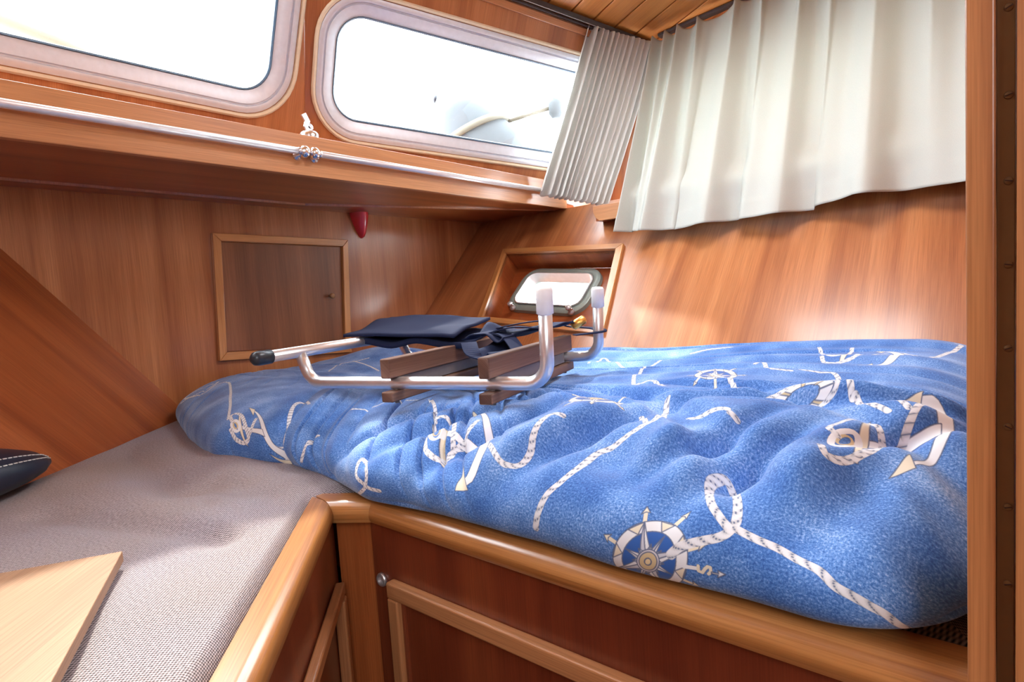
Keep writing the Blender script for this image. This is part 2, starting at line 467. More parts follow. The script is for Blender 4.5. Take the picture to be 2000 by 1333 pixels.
tag(holed('wall_back', LO, Lu, Lv, Ln, [L2(Lb), L2(pil_b), L2(pil_t), L2(Lt)], [rrect(LW[0] + 2 * fr_, LW[1] + 2 * fr_, LW[2] + fr_, 10)], .016, 'mahogany', grain=tuple(Lv)), kind='structure')
window('window_2', LO, Lu, Lv, Ln, *LW, None)

# starboard trunk side, window behind the curtains
SO = Vector((-.60, 2.255, 1.40)); Su = Vector((1, 0, 0)); Sv = Vector((0, 0, 1)); Sn = Vector((0, -1, 0))
def S2(x, z): return (x + .60, z - 1.40)
tag(holed('wall_right', SO, Su, Sv, Sn, [S2(-1.37, 1.046), S2(0, 1.046), S2(0, 1.84), S2(-1.02, 1.80)],
          [[(a, b - .115) for a, b in rrect(.98, .34, .10, 10)]], .016, 'mahogany', grain=(0, 0, 1)), kind='structure')
window('window_3', SO - Sv * .115, Su, Sv, Sn, .88, .24, .06, .05, None)

# ceiling of tongue-and-groove planks
cn = Vector((-.070, .091, .993)).normalized()
def cz(x, y): return (1.992033 - (-.070 * x + .091 * y)) / .993
ceil = tag(empty('ceiling', (-.5, 1.2, 1.85)), kind='structure')
gd = Vector((1, -.42, 0)).normalized(); gs = Vector((.42, 1, 0)).normalized()
s0 = Vector((-1.143, 1.815, 0)).dot(gs)
def clip(poly, nrm, dd):          # keep nrm.p <= dd
    out = []
    for i in range(len(poly)):
        a, b = poly[i], poly[(i + 1) % len(poly)]; da, db = nrm.dot(a) - dd, nrm.dot(b) - dd
        if da <= 0: out.append(a)
        if da * db < 0: out.append(a + (b - a) * (da / (da - db)))
    return out
room = [Vector((-1.042, 2.255, 0)), Vector((-1.211, 1.67, 0)), Vector((-1.36, 1.06, 0)), Vector((-1.40, -.6, 0)), Vector((-.2, -.6, 0)), Vector((.0, -.3, 0)), Vector((.0, 2.255, 0))][::-1]
for k in range(-18, 7):
    a, b = s0 + (k - 1) * .1035 + .0030, s0 + k * .1035 - .0030
    pl = clip(clip([p.copy() for p in room], gs, b), -gs, -a)
    if len(pl) < 3: continue
    pts = [Vector((p.x, p.y, cz(p.x, p.y))) for p in pl]
    prism('plank', pts, (0, 0, .012), 'pine_ceiling', ceil, grain=tuple(gd), bevel=.0022)
bpts = [Vector((p.x, p.y, cz(p.x, p.y) + .0135)) for p in room]
prism('ceiling_backing', bpts, (0, 0, .02), 'mahogany_deep', ceil, grain=tuple(gd))
adopt(ceil)

# strip and curtain tracks under the ceiling
def Rp(y, z_off, out):            # a point on the trunk side near the ceiling line
    t = (2.255 - y) / (2.255 - 1.67); p = T.lerp(T2, t); return p - Rv * z_off + Rn * out
tag(beam('trim_5', Rp(2.25, .040, .006), Rp(1.02, .040, .006), .012, .022, 'mahogany_sill', up=tuple(Rv), bevel=.002), kind='structure')
trk = tag(empty('curtain_track', Rp(1.6, .012, .02)), 'dark double curtain track under the ceiling above the big windows', 'curtain track')
beam('track_rail', Rp(2.24, .020, .010), Rp(1.02, .020, .010), .014, .007, 'dark_track', trk, up=tuple(Rv), bevel=.001)
beam('track_rail', Rp(2.24, .004, .016), Rp(1.02, .004, .016), .026, .016, 'dark_track', trk, up=tuple(Rv), bevel=.001)
beam('track_lip', Rp(2.24, .012, .026), Rp(1.02, .012, .026), .004, .003, 'aluminium', trk, up=tuple(Rv))
adopt(trk)
tr2 = tag(empty('curtain_track', (-.5, 2.18, 1.73)), 'dark curtain track along the ceiling above the cream curtain', 'curtain track')
beam('track_rail', (-1.0, 2.19, cz(-1.0, 2.19) - .006), (.0, 2.19, cz(.0, 2.19) - .006), .030, .010, 'dark_track', tr2, bevel=.001)
adopt(tr2)

# bulkhead and door frame on the right
tag(box('wall_head', (.003, .50, .0), (.018, 2.255, 1.9), 'mahogany', grain=(0, 0, 1)), kind='structure')

# ------------------------------------------------------------------ berth joinery
ZT = .484
def fiddle(name, pts, mat, kind):
    prof = [(-.026, -.029), (.019, -.029), (.025, -.024), (.027, -.014), (.024, -.005), (.016, .0), (-.026, .0)]
    return sweep(name, pts, prof, mat, smooth=False)
def trim_piece(name, a, b, ma=0, mb=0, w=.05):
    """bullnose rail from a to b (aisle-side edge), top at ZT; mitre angles at both ends"""
    a, b = Vector((*a, ZT)), Vector((*b, ZT)); d = (b - a).normalized(); inn = Vector((0, 0, 1)).cross(d)
    prof = [(.004, -.032), (.0, -.026), (-.001, -.018), (.002, -.010), (.008, -.003), (.016, .0), (w, .0), (w, -.032)]
    vs = []
    for P, mm, s in ((a, ma, 1), (b, mb, -1)):
        for i, z in prof: vs.append(P + inn * i + Vector((0, 0, z)) + d * (s * i * mm))
    k = len(prof); L = (b - a).length
    fs = [(j, (j + 1) % k, k + (j + 1) % k, k + j) for j in range(k)] + [tuple(range(k))[::-1], tuple(range(k, 2 * k))]
    o = fix_normals(link_mesh(name, vs, fs, 'oak_trim', grain=tuple(d)))
    o.data.polygons.foreach_set('use_smooth', [True] * k + [False, False]); 
    md = o.modifiers.new('edges', 'EDGE_SPLIT'); md.split_angle = math.radians(50)
    return o
c0, c1, c2, c3 = (-.135, -.086), (-.762, .467), (-.715, .497), (.0, .489)
tag(trim_piece('trim_6', c0, c1, 0, -1.22, .036), kind='structure')
tag(trim_piece('trim_7', c1, c2, -1.22, -.33, .045), kind='structure')
tag(trim_piece('trim_8', c2, c3, -.33, 0), kind='structure')
bpy.context.view_layer.update()

rb = tag(empty('berth_base', (-.4, .52, 0)), 'dark red mahogany berth front under the blue duvet with a framed locker door', 'berth front')
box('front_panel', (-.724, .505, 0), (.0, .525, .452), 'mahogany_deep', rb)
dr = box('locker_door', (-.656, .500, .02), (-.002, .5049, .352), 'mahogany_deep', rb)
for a, b, w in (((-.678, .497, .3635), (.0, .497, .3635), .024), ((-.667, .497, .3515), (-.667, .497, .02), .022)):
    beam('door_moulding', a, b, .016, w, 'oak_moulding', rb, up=(0, 0, 1) if a[2] == b[2] else (1, 0, 0), bevel=.003)
beam('inner_bead', (-.652, .5005, .3505), (-.652, .5005, .02), .009, .006, 'mahogany_deep', rb, up=(1, 0, 0), bevel=.001)
lathe('steel_ring', (-.705, .505, .366), (0, -1, 0), [(.0105, 0), (.0105, .003), (.0085, .0055), (.0060, .0045), (.0048, .001), (0, .0005)], 'steel', rb)
adopt(rb)

pp = [(-.790, .488), (-.726, .520), (-.742, .552), (-.806, .520)]
tag(prism('corner_post', [(x, y, .0) for x, y in pp], (0, 0, .452), 'mahogany_red', grain=(0, 0, 1), bevel=.0015),
    'narrow mahogany corner post between the two berth fronts', 'post')

lb = tag(empty('berth_base', (-.45, .15, 0)), 'mahogany berth front under the grey tweed cushion at the left', 'berth front')
ld = (Vector((*c1, 0)) - Vector((*c0, 0))).normalized(); li = Vector((0, 0, 1)).cross(ld); li = -li if li.dot(Vector((-1, -1, 0))) < 0 else li
fa, fb = Vector((*c0, 0)) + li * .018, Vector((-.790, .488, 0)) + li * .004
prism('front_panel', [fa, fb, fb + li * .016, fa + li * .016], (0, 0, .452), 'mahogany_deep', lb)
lo_ = -li
ta, tb = Vector((-.30, .0, 0)), Vector((-.765, .463, 0))
q0 = fa + lo_ * .008 + Vector((0, 0, .352)); q1 = fb - ld * .032 + lo_ * .008 + Vector((0, 0, .352))
beam('door_moulding', q0, q1, .014, .018, 'oak_moulding', lb, bevel=.003)
beam('door_moulding', q1 - ld * .011 - Vector((0, 0, .012)), q1 - ld * .011 - Vector((0, 0, .34)), .016, .022, 'oak_moulding', lb, up=tuple(ld), bevel=.003)
adopt(lb)

# ------------------------------------------------------------------ cushions
def grid_mesh(name, X, Y, Z, mat, parent=None, uv=None, closed=False):
    r, c = X.shape
    me = bpy.data.meshes.new(name)
    vs = np.stack([X, Y, Z], -1).reshape(-1, 3).astype(np.float32)
    i = np.arange(r * c).reshape(r, c)
    q = np.stack([i[:-1, :-1], i[:-1, 1:], i[1:, 1:], i[1:, :-1]], -1).reshape(-1, 4)
    me.vertices.add(len(vs)); me.vertices.foreach_set('co', vs.ravel())
    me.loops.add(q.size); me.loops.foreach_set('vertex_index', q.ravel().astype(np.int32))
    me.polygons.add(len(q)); me.polygons.foreach_set('loop_start', (np.arange(len(q)) * 4).astype(np.int32))
    me.polygons.foreach_set('use_smooth', np.ones(len(q), bool))
    me.update(calc_edges=True); me.validate()
    uvl = me.uv_layers.new(name='grain')
    if uv is None: uv = (X, Y)
    U = np.stack([uv[0], uv[1]], -1).reshape(-1, 2).astype(np.float32)
    li_ = np.empty(len(me.loops), np.int32); me.loops.foreach_get('vertex_index', li_)
    uvl.data.foreach_set('uv', U[li_].ravel())
    me.materials.append(M[mat] if isinstance(mat, str) else mat)
    o = bpy.data.objects.new(name, me); COL.objects.link(o)
    if parent: o.parent = parent
    return o

def sm(a, b, x):
    t = np.clip((x - a) / (b - a), 0, 1); return t * t * (3 - 2 * t)

def seat_cushion(name, H0, H1, TP, ztop, mat, na=150, nb=120, side=.05, crown=.006, dents=True):
    """padded slab between the line H0-H1 (wall side) and T0-T1 (aisle side)"""
    a = np.linspace(0, 1, na)[:, None]; b = np.linspace(0, 1, nb)[None, :]
    ka = [t[0] for t in TP]
    tx, ty_ = np.interp(a, ka, [t[1] for t in TP]), np.interp(a, ka, [t[2] for t in TP])
    bx = (1 - b) * (H0[0] + (H1[0] - H0[0]) * a) + b * tx
    by = (1 - b) * (H0[1] + (H1[1] - H0[1]) * a) + b * ty_
    ed = np.minimum(np.minimum(a, 1 - a) * 1.3, np.minimum(b, 1 - b) * .8) * np.ones_like(bx)
    z = ztop - .016 * (1 - np.clip(ed / .022, 0, 1)) ** 2 + crown * np.sin(np.pi * b) * np.ones_like(a)
    if dents:
        for (x0, y0, x1, y1, w, h) in ((-1.55, .42, -1.0, .35, .035, -.014), (-1.2, .52, -.85, .40, .05, .010), (-1.35, .25, -.80, .32, .05, .011),
                                       (-1.1, .19, -.75, .30, .022, -.011), (-1.0, .40, -.80, .43, .03, -.010), (-.75, .05, -.6, .25, .07, .004)):
            dx, dy = x1 - x0, y1 - y0; L2_ = dx * dx + dy * dy
            t = np.clip(((bx - x0) * dx + (by - y0) * dy) / L2_, 0, 1)
            d2 = (bx - x0 - t * dx) ** 2 + (by - y0 - t * dy) ** 2
            z = z + h * np.exp(-d2 / w ** 2) * sm(0, .14, b) * sm(0, .1, 1 - b)
    # side skirts
    def skirt(arr, dz=None): return np.concatenate([arr[:, :1], arr, arr[:, -1:]], 1) if dz is None else np.concatenate([dz * np.ones_like(arr[:, :1]), arr, dz * np.ones_like(arr[:, -1:])], 1)
    X, Y, Z = skirt(bx), skirt(by), skirt(z, ztop - side)
    def sk2(arr, dz=None): return np.concatenate([arr[:1], arr, arr[-1:]], 0) if dz is None else np.concatenate([np.minimum(arr[:1], dz), arr, np.minimum(arr[-1:], dz)], 0)
    X, Y, Z = sk2(X), sk2(Y), sk2(Z, ztop - side)
    return grid_mesh(name, X, Y, Z, mat, uv=(X - Z * .7, Y - Z * .7))

cl = seat_cushion('seat_cushion', (-1.825, .68), (-.93, -.235), [(0, -.803, .548), (.085, -.806, .455), (1, -.165, -.122)], .490, 'tweed', 220, 160)
tag(cl, 'grey tweed berth cushion filling the left berth, the plywood board lying on it', 'cushion')
cr = seat_cushion('seat_cushion', (-1.825, 1.40), (-.001, 1.40), [(0, -1.825, .69), (.558, -.80, .555), (1, -.001, .545)], .488, 'tweed_dark', 60, 40, dents=False, crown=.002)
tag(cr, 'dark tweed berth cushion showing below the blue duvet by the front rail', 'cushion')

# >>> DUVET
DUV_X0, DUV_X1 = -1.822, -.004
def vnoise1(x, seed):
    i = np.floor(x).astype(int); f = x - i; f = f * f * (3 - 2 * f)
    tab = np.random.default_rng(seed).random(512)
    return (1 - f) * tab[i % 512] + f * tab[(i + 1) % 512]
def vnoise2(x, y, seed):
    tab = np.random.default_rng(seed).random((128, 128))
    i = np.floor(x).astype(int); j = np.floor(y).astype(int); f = x - i; g = y - j
    f = f * f * (3 - 2 * f); g = g * g * (3 - 2 * g)
    return ((1 - f) * (1 - g) * tab[i % 128, j % 128] + f * (1 - g) * tab[(i + 1) % 128, j % 128]
            + (1 - f) * g * tab[i % 128, (j + 1) % 128] + f * g * tab[(i + 1) % 128, (j + 1) % 128])
def sstep(a, b, x):
    t = np.clip((x - a) / (b - a), 0, 1); return t * t * (3 - 2 * t)
def duvet_surface(nx=760, ns=420):
    a = np.linspace(0, 1, nx)
    x = DUV_X0 + (DUV_X1 - DUV_X0) * (a + .016 * np.sin(2 * np.pi * a) * -1)
    x = x[:, None]
    # front edge line, back edge, thicknesses along the berth
    xs_ = np.linspace(-1.9, .1, 401)
    tb = np.interp(xs_, [-1.82, -1.72, -1.6, -1.43, -1.30, -1.18, -1.07, -.995, -.90, -.807, -.70, -.566, -.40, -.295, -.18, 0],
                   [.665, .605, .565, .525, .500, .478, .492, .520, .515, .500, .474, .490, .493, .486, .490, .484])
    kr = np.exp(-np.linspace(-2, 2, 15) ** 2); tb = np.convolve(np.pad(tb, 7, mode='edge'), kr / kr.sum(), 'valid')
    yf = np.interp(x, xs_, tb)
    eL = np.sqrt(np.clip(1 - (np.clip((DUV_X0 + .11 - x) / .11, 0, 1)) ** 2.6, 0, 1))
    eR = np.sqrt(np.clip(1 - (np.clip((x - (DUV_X1 - .13)) / .13, 0, 1)) ** 2.2, 0, 1))
    e = eL * (.35 + .65 * eR)
    yf = yf + .05 * (1 - eL) ** 1.5 + .085 * (1 - eR)
    yb = 1.50 - .03 * (1 - eL)
    zm = .522 + .010 * (1 - eR) - .010 * sstep(-.9, -1.2, x)
    hu_ = (.085 + .014 * sstep(-1.0, -.2, x)) * e
    zl = .030 * e
    Rf = .26 - .05 * sstep(-.9, -1.4, x)
    r1 = .018
    s = np.linspace(0, 1, ns)[None, :]
    # section: bottom lip, front roll, top
    ph = -np.pi / 2 + np.pi * np.clip(s / .56, 0, 1)
    lower = ph < 0
    y = np.where(lower, yf + r1 * (1 - np.cos(ph)), yf + Rf * (1 - np.cos(ph)))
    z = np.where(lower, zm + zl * np.sin(ph), zm + hu_ * np.sin(ph))
    tt = np.clip((s - .56) / .44, 0, 1)
    y = y + (yb - yf - Rf) * tt
    z = z + (np.where(x > -1.0, .0, 0) + .018 * sstep(-.9, -.1, x) - .006) * tt
    # far end rolls down at the hull
    z = z - .02 * sstep(.93, 1, tt)
    X = x * np.ones_like(y)
    z = z + .055 * np.exp(-((X + 1.50) / .18) ** 2 - ((y - 1.16) / .13) ** 2) * tt ** .3 - .012 * np.exp(-((X + 1.25) / .12) ** 2 - ((y - .95) / .15) ** 2)
    z = z - .016 * np.exp(-((X + .80) / .25) ** 2 - ((y - .82) / .17) ** 2)       # pressed down by the ladder
    # arc length for the print
    ds = np.sqrt(np.diff(y, axis=1) ** 2 + np.diff(z, axis=1) ** 2)
    arc = np.concatenate([np.zeros((nx, 1)), np.cumsum(ds, 1)], 1)
    V = 1.0 + arc - arc[:, int(ns * .56):int(ns * .56) + 1] - (1.0 - (yf + Rf)) 
    U = X
    # ---- wrinkles: fold lines climb the front and bend along the berth on top
    yy = np.clip((V - .42) / .52, 0, .93)
    q = X + .10 * yy + .34 * (-np.log(1 - yy)) * .55
    q = q + .035 * (vnoise2(X * 5 + 40, V * 5 + 40, 3) - .5)
    def ridges(q, f, seed, sharp=1.6):
        n = vnoise1(q * f + 200, seed); n2 = vnoise1(q * f * 2.1 + 90, seed + 1)
        r = 1 - np.abs(2 * (.65 * n + .35 * n2) - 1) * 1.0
        return r ** sharp
    left = sstep(-.30, -.80, X); endl = .12 + .88 * sstep(-1.25, -1.05, X)
    def crease(n, w): return np.exp(-((n - .5) / w) ** 2)
    rollw = sstep(.42, .50, V) * (1 - sstep(.80, 1.0, V))
    base = sstep(.0, .10, s)
    mod = .30 + 1.1 * sstep(.25, .75, vnoise2(q * 7 + 11, V * 4 + 5, 8))
    mod2 = sstep(.30, .70, vnoise2(q * 9 + 31, V * 5 + 15, 18))
    nA = .7 * vnoise1(q * 24 + 200, 21) + .3 * vnoise1(q * 50 + 90, 22)
    nB = .7 * vnoise1(q * 11 + 200, 33) + .3 * vnoise1(q * 25 + 90, 34)
    wr = left * (.030 * (nA - .5) * mod - .017 * crease(vnoise1(q * 26 + 70, 41), .09) * mod2)
    wr = wr + (1 - left) * (.036 * (nB - .5) * mod - .020 * crease(vnoise1(q * 9 + 70, 43), .09) * mod2)
    wr = wr * rollw * endl * base
    # top of the duvet: long shallow folds along the berth
    g = V + .10 * (vnoise2(X * 2.2 + 9, V * 3 + 9, 12) - .5) - .06 * X
    topw = sstep(.70, .88, V) * (.3 + .7 * endl)
    m3 = sstep(.3, .7, vnoise2(X * 4 + 3, V * 6, 15))
    wr = wr + topw * (.013 * (vnoise1(g * 23 + 60, 71) - .5) - .015 * crease(vnoise1(g * 17 + 10, 73), .09) * m3)
    wr = wr + .012 * (vnoise2(X * 3.1 + 7, V * 4 + 2, 91) - .5) * base + .004 * (vnoise2(X * 11 + 7, V * 9 + 2, 92) - .5) * base
    # broad soft pockets and rolls in the front, hanging from the shoulder
    for (px_, pv_, rx, rv, h, sl) in ((-.405, .62, .024, .09, -.026, .35), (-.335, .56, .05, .05, -.024, -.6), (-.245, .64, .018, .09, -.020, .45), (-.195, .60, .020, .08, -.022, .45),
                                      (-.55, .60, .022, .10, -.020, .4), (-.105, .55, .028, .07, -.016, .2), (-.07, .70, .02, .07, -.016, .8), (-.29, .60, .03, .07, .010, .3),
                                      (-.15, .57, .03, .08, .010, .3), (-.47, .58, .03, .09, .012, .4), (-.66, .60, .02, .10, -.016, .45), (-.76, .58, .016, .10, -.014, .5)):
        sx = X - px_ - (V - pv_) * sl
        wr = wr + 1.25 * h * np.exp(-(sx / rx) ** 2 - ((V - pv_) / rv) ** 2) * base
    # a long fold crossing at the shoulder
    for (v0, x0, x1, slp, wd, h) in ((.775, -.42, .0, .05, .014, -.012), (.735, -.75, -.38, .10, .013, -.012), (.83, -.60, -.10, .02, .012, -.010), (.80, -.34, .0, .04, .012, .008)):
        wr = wr + h * np.exp(-((V - v0 - slp * (X - x0) - .012 * np.sin(X * 19)) / wd) ** 2) * sstep(x0, x0 + .08, X) * (1 - sstep(x1 - .08, x1 + .001, X) * (x1 < -.05))
    # displace along the section normal
    ty = np.gradient(y, axis=1); tz = np.gradient(z, axis=1); L = np.sqrt(ty ** 2 + tz ** 2) + 1e-9
    Y = y - tz / L * wr; Z = z + ty / L * wr
    lim = 1.585 + .97 * (Z - .67) - .008                 # stays inside the side lining
    Y = np.minimum(Y, lim)
    return X, Y, Z, U, V
# <<< DUVET

def close_grid(X, Y, Z, U, V, zb):
    """append an underside so the quilt is a closed body"""
    add = lambda A, c: np.concatenate([A, c], 1)
    return add(X, X[:, :1]), add(Y, Y[:, :1]), add(Z, Z[:, :1]), add(U, U[:, :1]), add(V, V[:, :1] - .02)

# --- the print: rope, anchors, compass roses, life rings, drawn in cloth coordinates (metres)
PR_U0, PR_U1, PR_V0, PR_V1 = -1.86, .02, .38, 1.62
PRES = 1750                       # pixels per metre
PW, PH = int((PR_U1 - PR_U0) * PRES), int((PR_V1 - PR_V0) * PRES)
IMG = np.zeros((PH, PW, 4), np.float32)          # colour + mask
class Ink:
    def region(self, us, vs, pad):
        x0 = max(0, int((min(us) - pad - PR_U0) * PRES)); x1 = min(PW, int((max(us) + pad - PR_U0) * PRES) + 2)
        y0 = max(0, int((min(vs) - pad - PR_V0) * PRES)); y1 = min(PH, int((max(vs) + pad - PR_V0) * PRES) + 2)
        if x1 <= x0 or y1 <= y0: return None
        u = PR_U0 + (np.arange(x0, x1) + .5) / PRES; v = PR_V0 + (np.arange(y0, y1) + .5) / PRES
        return (slice(y0, y1), slice(x0, x1)), *np.meshgrid(u, v)
    def put(self, sl, mask, col):
        a = np.clip(mask, 0, 1)[..., None]; t = IMG[sl]
        t[..., :3] = t[..., :3] * (1 - a) + np.array(col, np.float32) * a if np.ndim(col) == 1 else t[..., :3] * (1 - a) + col * a
        t[..., 3:] = np.maximum(t[..., 3:], a)
    def seg(self, U, V, a, b):
        du, dv = b[0] - a[0], b[1] - a[1]; L2 = du * du + dv * dv + 1e-12
        t = np.clip(((U - a[0]) * du + (V - a[1]) * dv) / L2, 0, 1)
        sx, sy = U - a[0] - t * du, V - a[1] - t * dv
        return np.hypot(sx, sy), t, (du * (V - a[1]) - dv * (U - a[0])) / math.sqrt(L2)
    def rope(self, pts, w=.0085, n=8):
        P = [(p.x, p.y) for p in smooth_path([(a, b, 0) for a, b in pts], n)]
        S = 0
        for a, b in zip(P[:-1], P[1:]):
            r = self.region((a[0], b[0]), (a[1], b[1]), w)
            L = math.hypot(b[0] - a[0], b[1] - a[1])
            if r is None: S += L; continue
            sl, U, V = r; d, t, side = self.seg(U, V, a, b)
            s = S + t * L
            ph = (s + side * 1.0) / (w * 1.5); fr = np.abs(ph - np.round(ph))
            edge = np.clip((w * .5 - d) * PRES + .5, 0, 1)
            strand = np.clip(fr * 16 - .35, 0, 1)
            tone = (.52 + .30 * np.clip(fr * 3.0, 0, 1))[..., None] * np.array([.93, .95, 1.0])
            colr = tone * strand[..., None] + np.array([.10, .14, .26]) * (1 - strand[..., None])
            self.put(sl, edge, colr.astype(np.float32)); S += L
    def line(self, pts, w, col):
        for a, b in zip(pts[:-1], pts[1:]):
            r = self.region((a[0], b[0]), (a[1], b[1]), w)
            if r is None: continue
            sl, U, V = r; d, t, _ = self.seg(U, V, a, b); self.put(sl, (w * .5 - d) * PRES + .5, np.array(col))
    def poly(self, pts, col, outline=(.12, .15, .25), ow=.0011):
        us, vs = [p[0] for p in pts], [p[1] for p in pts]; r = self.region(us, vs, .002)
        if r is None: return
        sl, U, V = r; ins = np.zeros(U.shape, bool)
        for (x0, y0), (x1, y1) in zip(pts, pts[1:] + pts[:1]):
            c = ((y0 > V) != (y1 > V)) & (U < (x1 - x0) * (V - y0) / (y1 - y0 + 1e-12) + x0); ins ^= c
        self.put(sl, ins.astype(np.float32), np.array(col))
        if outline: self.line(pts + pts[:1], ow, outline)
ink = Ink()
WHT, CRM, TAN = (.80, .82, .86), (.78, .72, .58), (.62, .50, .30)

class Frame2:
    """local drawing axes: centre c, 'along' vector e1 and 'across' vector e2"""
    def __init__(self, c, e1, e2): self.c, self.e1, self.e2 = c, e1, e2
    def __call__(self, a, b): return (self.c[0] + self.e1[0] * a + self.e2[0] * b, self.c[1] + self.e1[1] * a + self.e2[1] * b)

def anchor(F):
    """ring at a=-1, crown at a=+1, arms reach b=+-1"""
    sh = [F(-.62, -.07), F(.78, -.11), F(.78, .11), F(-.62, .07)]
    arm_o = [F(.25 + .75 * math.sqrt(1 - .98 * t * t), t) for t in np.linspace(-1, 1, 21)]
    arm_i = [F(.20 + .52 * math.sqrt(1 - .98 * t * t), t * .93) for t in np.linspace(1, -1, 21)]
    ink.poly(arm_o + arm_i, WHT)
    for s in (-1, 1): ink.poly([F(.42, s * 1.04), F(.02, s * 1.10), F(.30, s * .66)], CRM)
    ink.poly(sh, WHT)
    ink.poly([F(-.58, -.62), F(-.50, -.66), F(-.44, -.10), F(-.44, .10), F(-.50, .66), F(-.58, .62), F(-.62, .10), F(-.62, -.10)], CRM)
    rg = [F(-.82 + .22 * math.cos(t), .22 * math.sin(t)) for t in np.linspace(0, 2 * math.pi, 25)]
    ink.line(rg, .007, WHT); rg2 = [F(-.82 + .12 * math.cos(t), .12 * math.sin(t)) for t in np.linspace(0, 2 * math.pi, 17)]
    ink.line(rg2, .003, TAN)
    ink.rope([F(-1.0, -.5), F(-.6, -.55), F(-.1, -.2), F(.2, .2), F(.45, .55)], .0072, 5)
    ink.rope([F(-.95, .1), F(-1.15, .4), F(-.8, .62), F(-.35, .45), F(-.2, -.25), F(-.5, -.55), F(-.95, -.55), F(-1.15, -.2)], .0072, 6)

def compass(F):
    def circ_(r, n=48): return [F(r * math.cos(t), r * math.sin(t)) for t in np.linspace(0, 2 * math.pi, n, endpoint=False)]
    for k in range(8):
        t = math.pi / 4 * k; c, s = math.cos(t), math.sin(t)
        def Q(r, o): return F(r * c - o * s, r * s + o * c)
        ink.line([Q(1.0, 0), Q(1.28, 0)], .0042, CRM); ink.poly([Q(1.45, 0), Q(1.24, .10), Q(1.28, 0), Q(1.24, -.10)], CRM)
    ro, ri = circ_(1.0), circ_(.72)
    ink.poly(ro, WHT); 
    for k in range(16):
        t0, t1, tm = (math.pi / 8 * (k + d) for d in (0, 1, .5))
        if k % 2: ink.poly([F(.99 * math.cos(t0), .99 * math.sin(t0)), F(.99 * math.cos(t1), .99 * math.sin(t1)), F(.73 * math.cos(tm), .73 * math.sin(tm))], CRM)
    ink.poly(ri, (.035, .12, .42))
    for k in range(16):
        t = math.pi / 8 * k + math.pi / 16 * 0; R_ = (.95, .42, .68, .42)[k % 4] if k % 4 else 1.0
        c, s = math.cos(t), math.sin(t)
        def Q(r, o): return F(r * c - o * s, r * s + o * c)
        wd_ = .14 if k % 4 == 0 else .09
        ink.poly([Q(R_, 0), Q(.22, wd_), Q(.0, 0)], WHT); ink.poly([Q(R_, 0), Q(.0, 0), Q(.22, -wd_)], (.58, .60, .68))
    ink.poly(circ_(.30), (.68, .66, .70)); ink.poly(circ_(.24), TAN); ink.poly(circ_(.09), (.75, .62, .38))

def lifering(F):
    def arc_(r, a, b, n=10): return [F(r * math.cos(t), r * math.sin(t)) for t in np.linspace(a, b, n)]
    for k in range(8):
        a, b = math.pi / 4 * k, math.pi / 4 * (k + 1)
        ink.poly(arc_(1.0, a, b) + arc_(.58, b, a), WHT if k % 2 else (.85, .84, .80))
        a2 = a + .08; ink.poly(arc_(1.03, a - .10, a2, 5) + arc_(.55, a2, a - .10, 5), TAN)
    ink.rope([F(1.12 * math.cos(t), 1.12 * math.sin(t)) for t in np.linspace(0, 6.28, 30)], .006, 3)

PRINTS = {'rope': [], 'anchor': [], 'compass': [], 'ring': [], 'wheel': []}
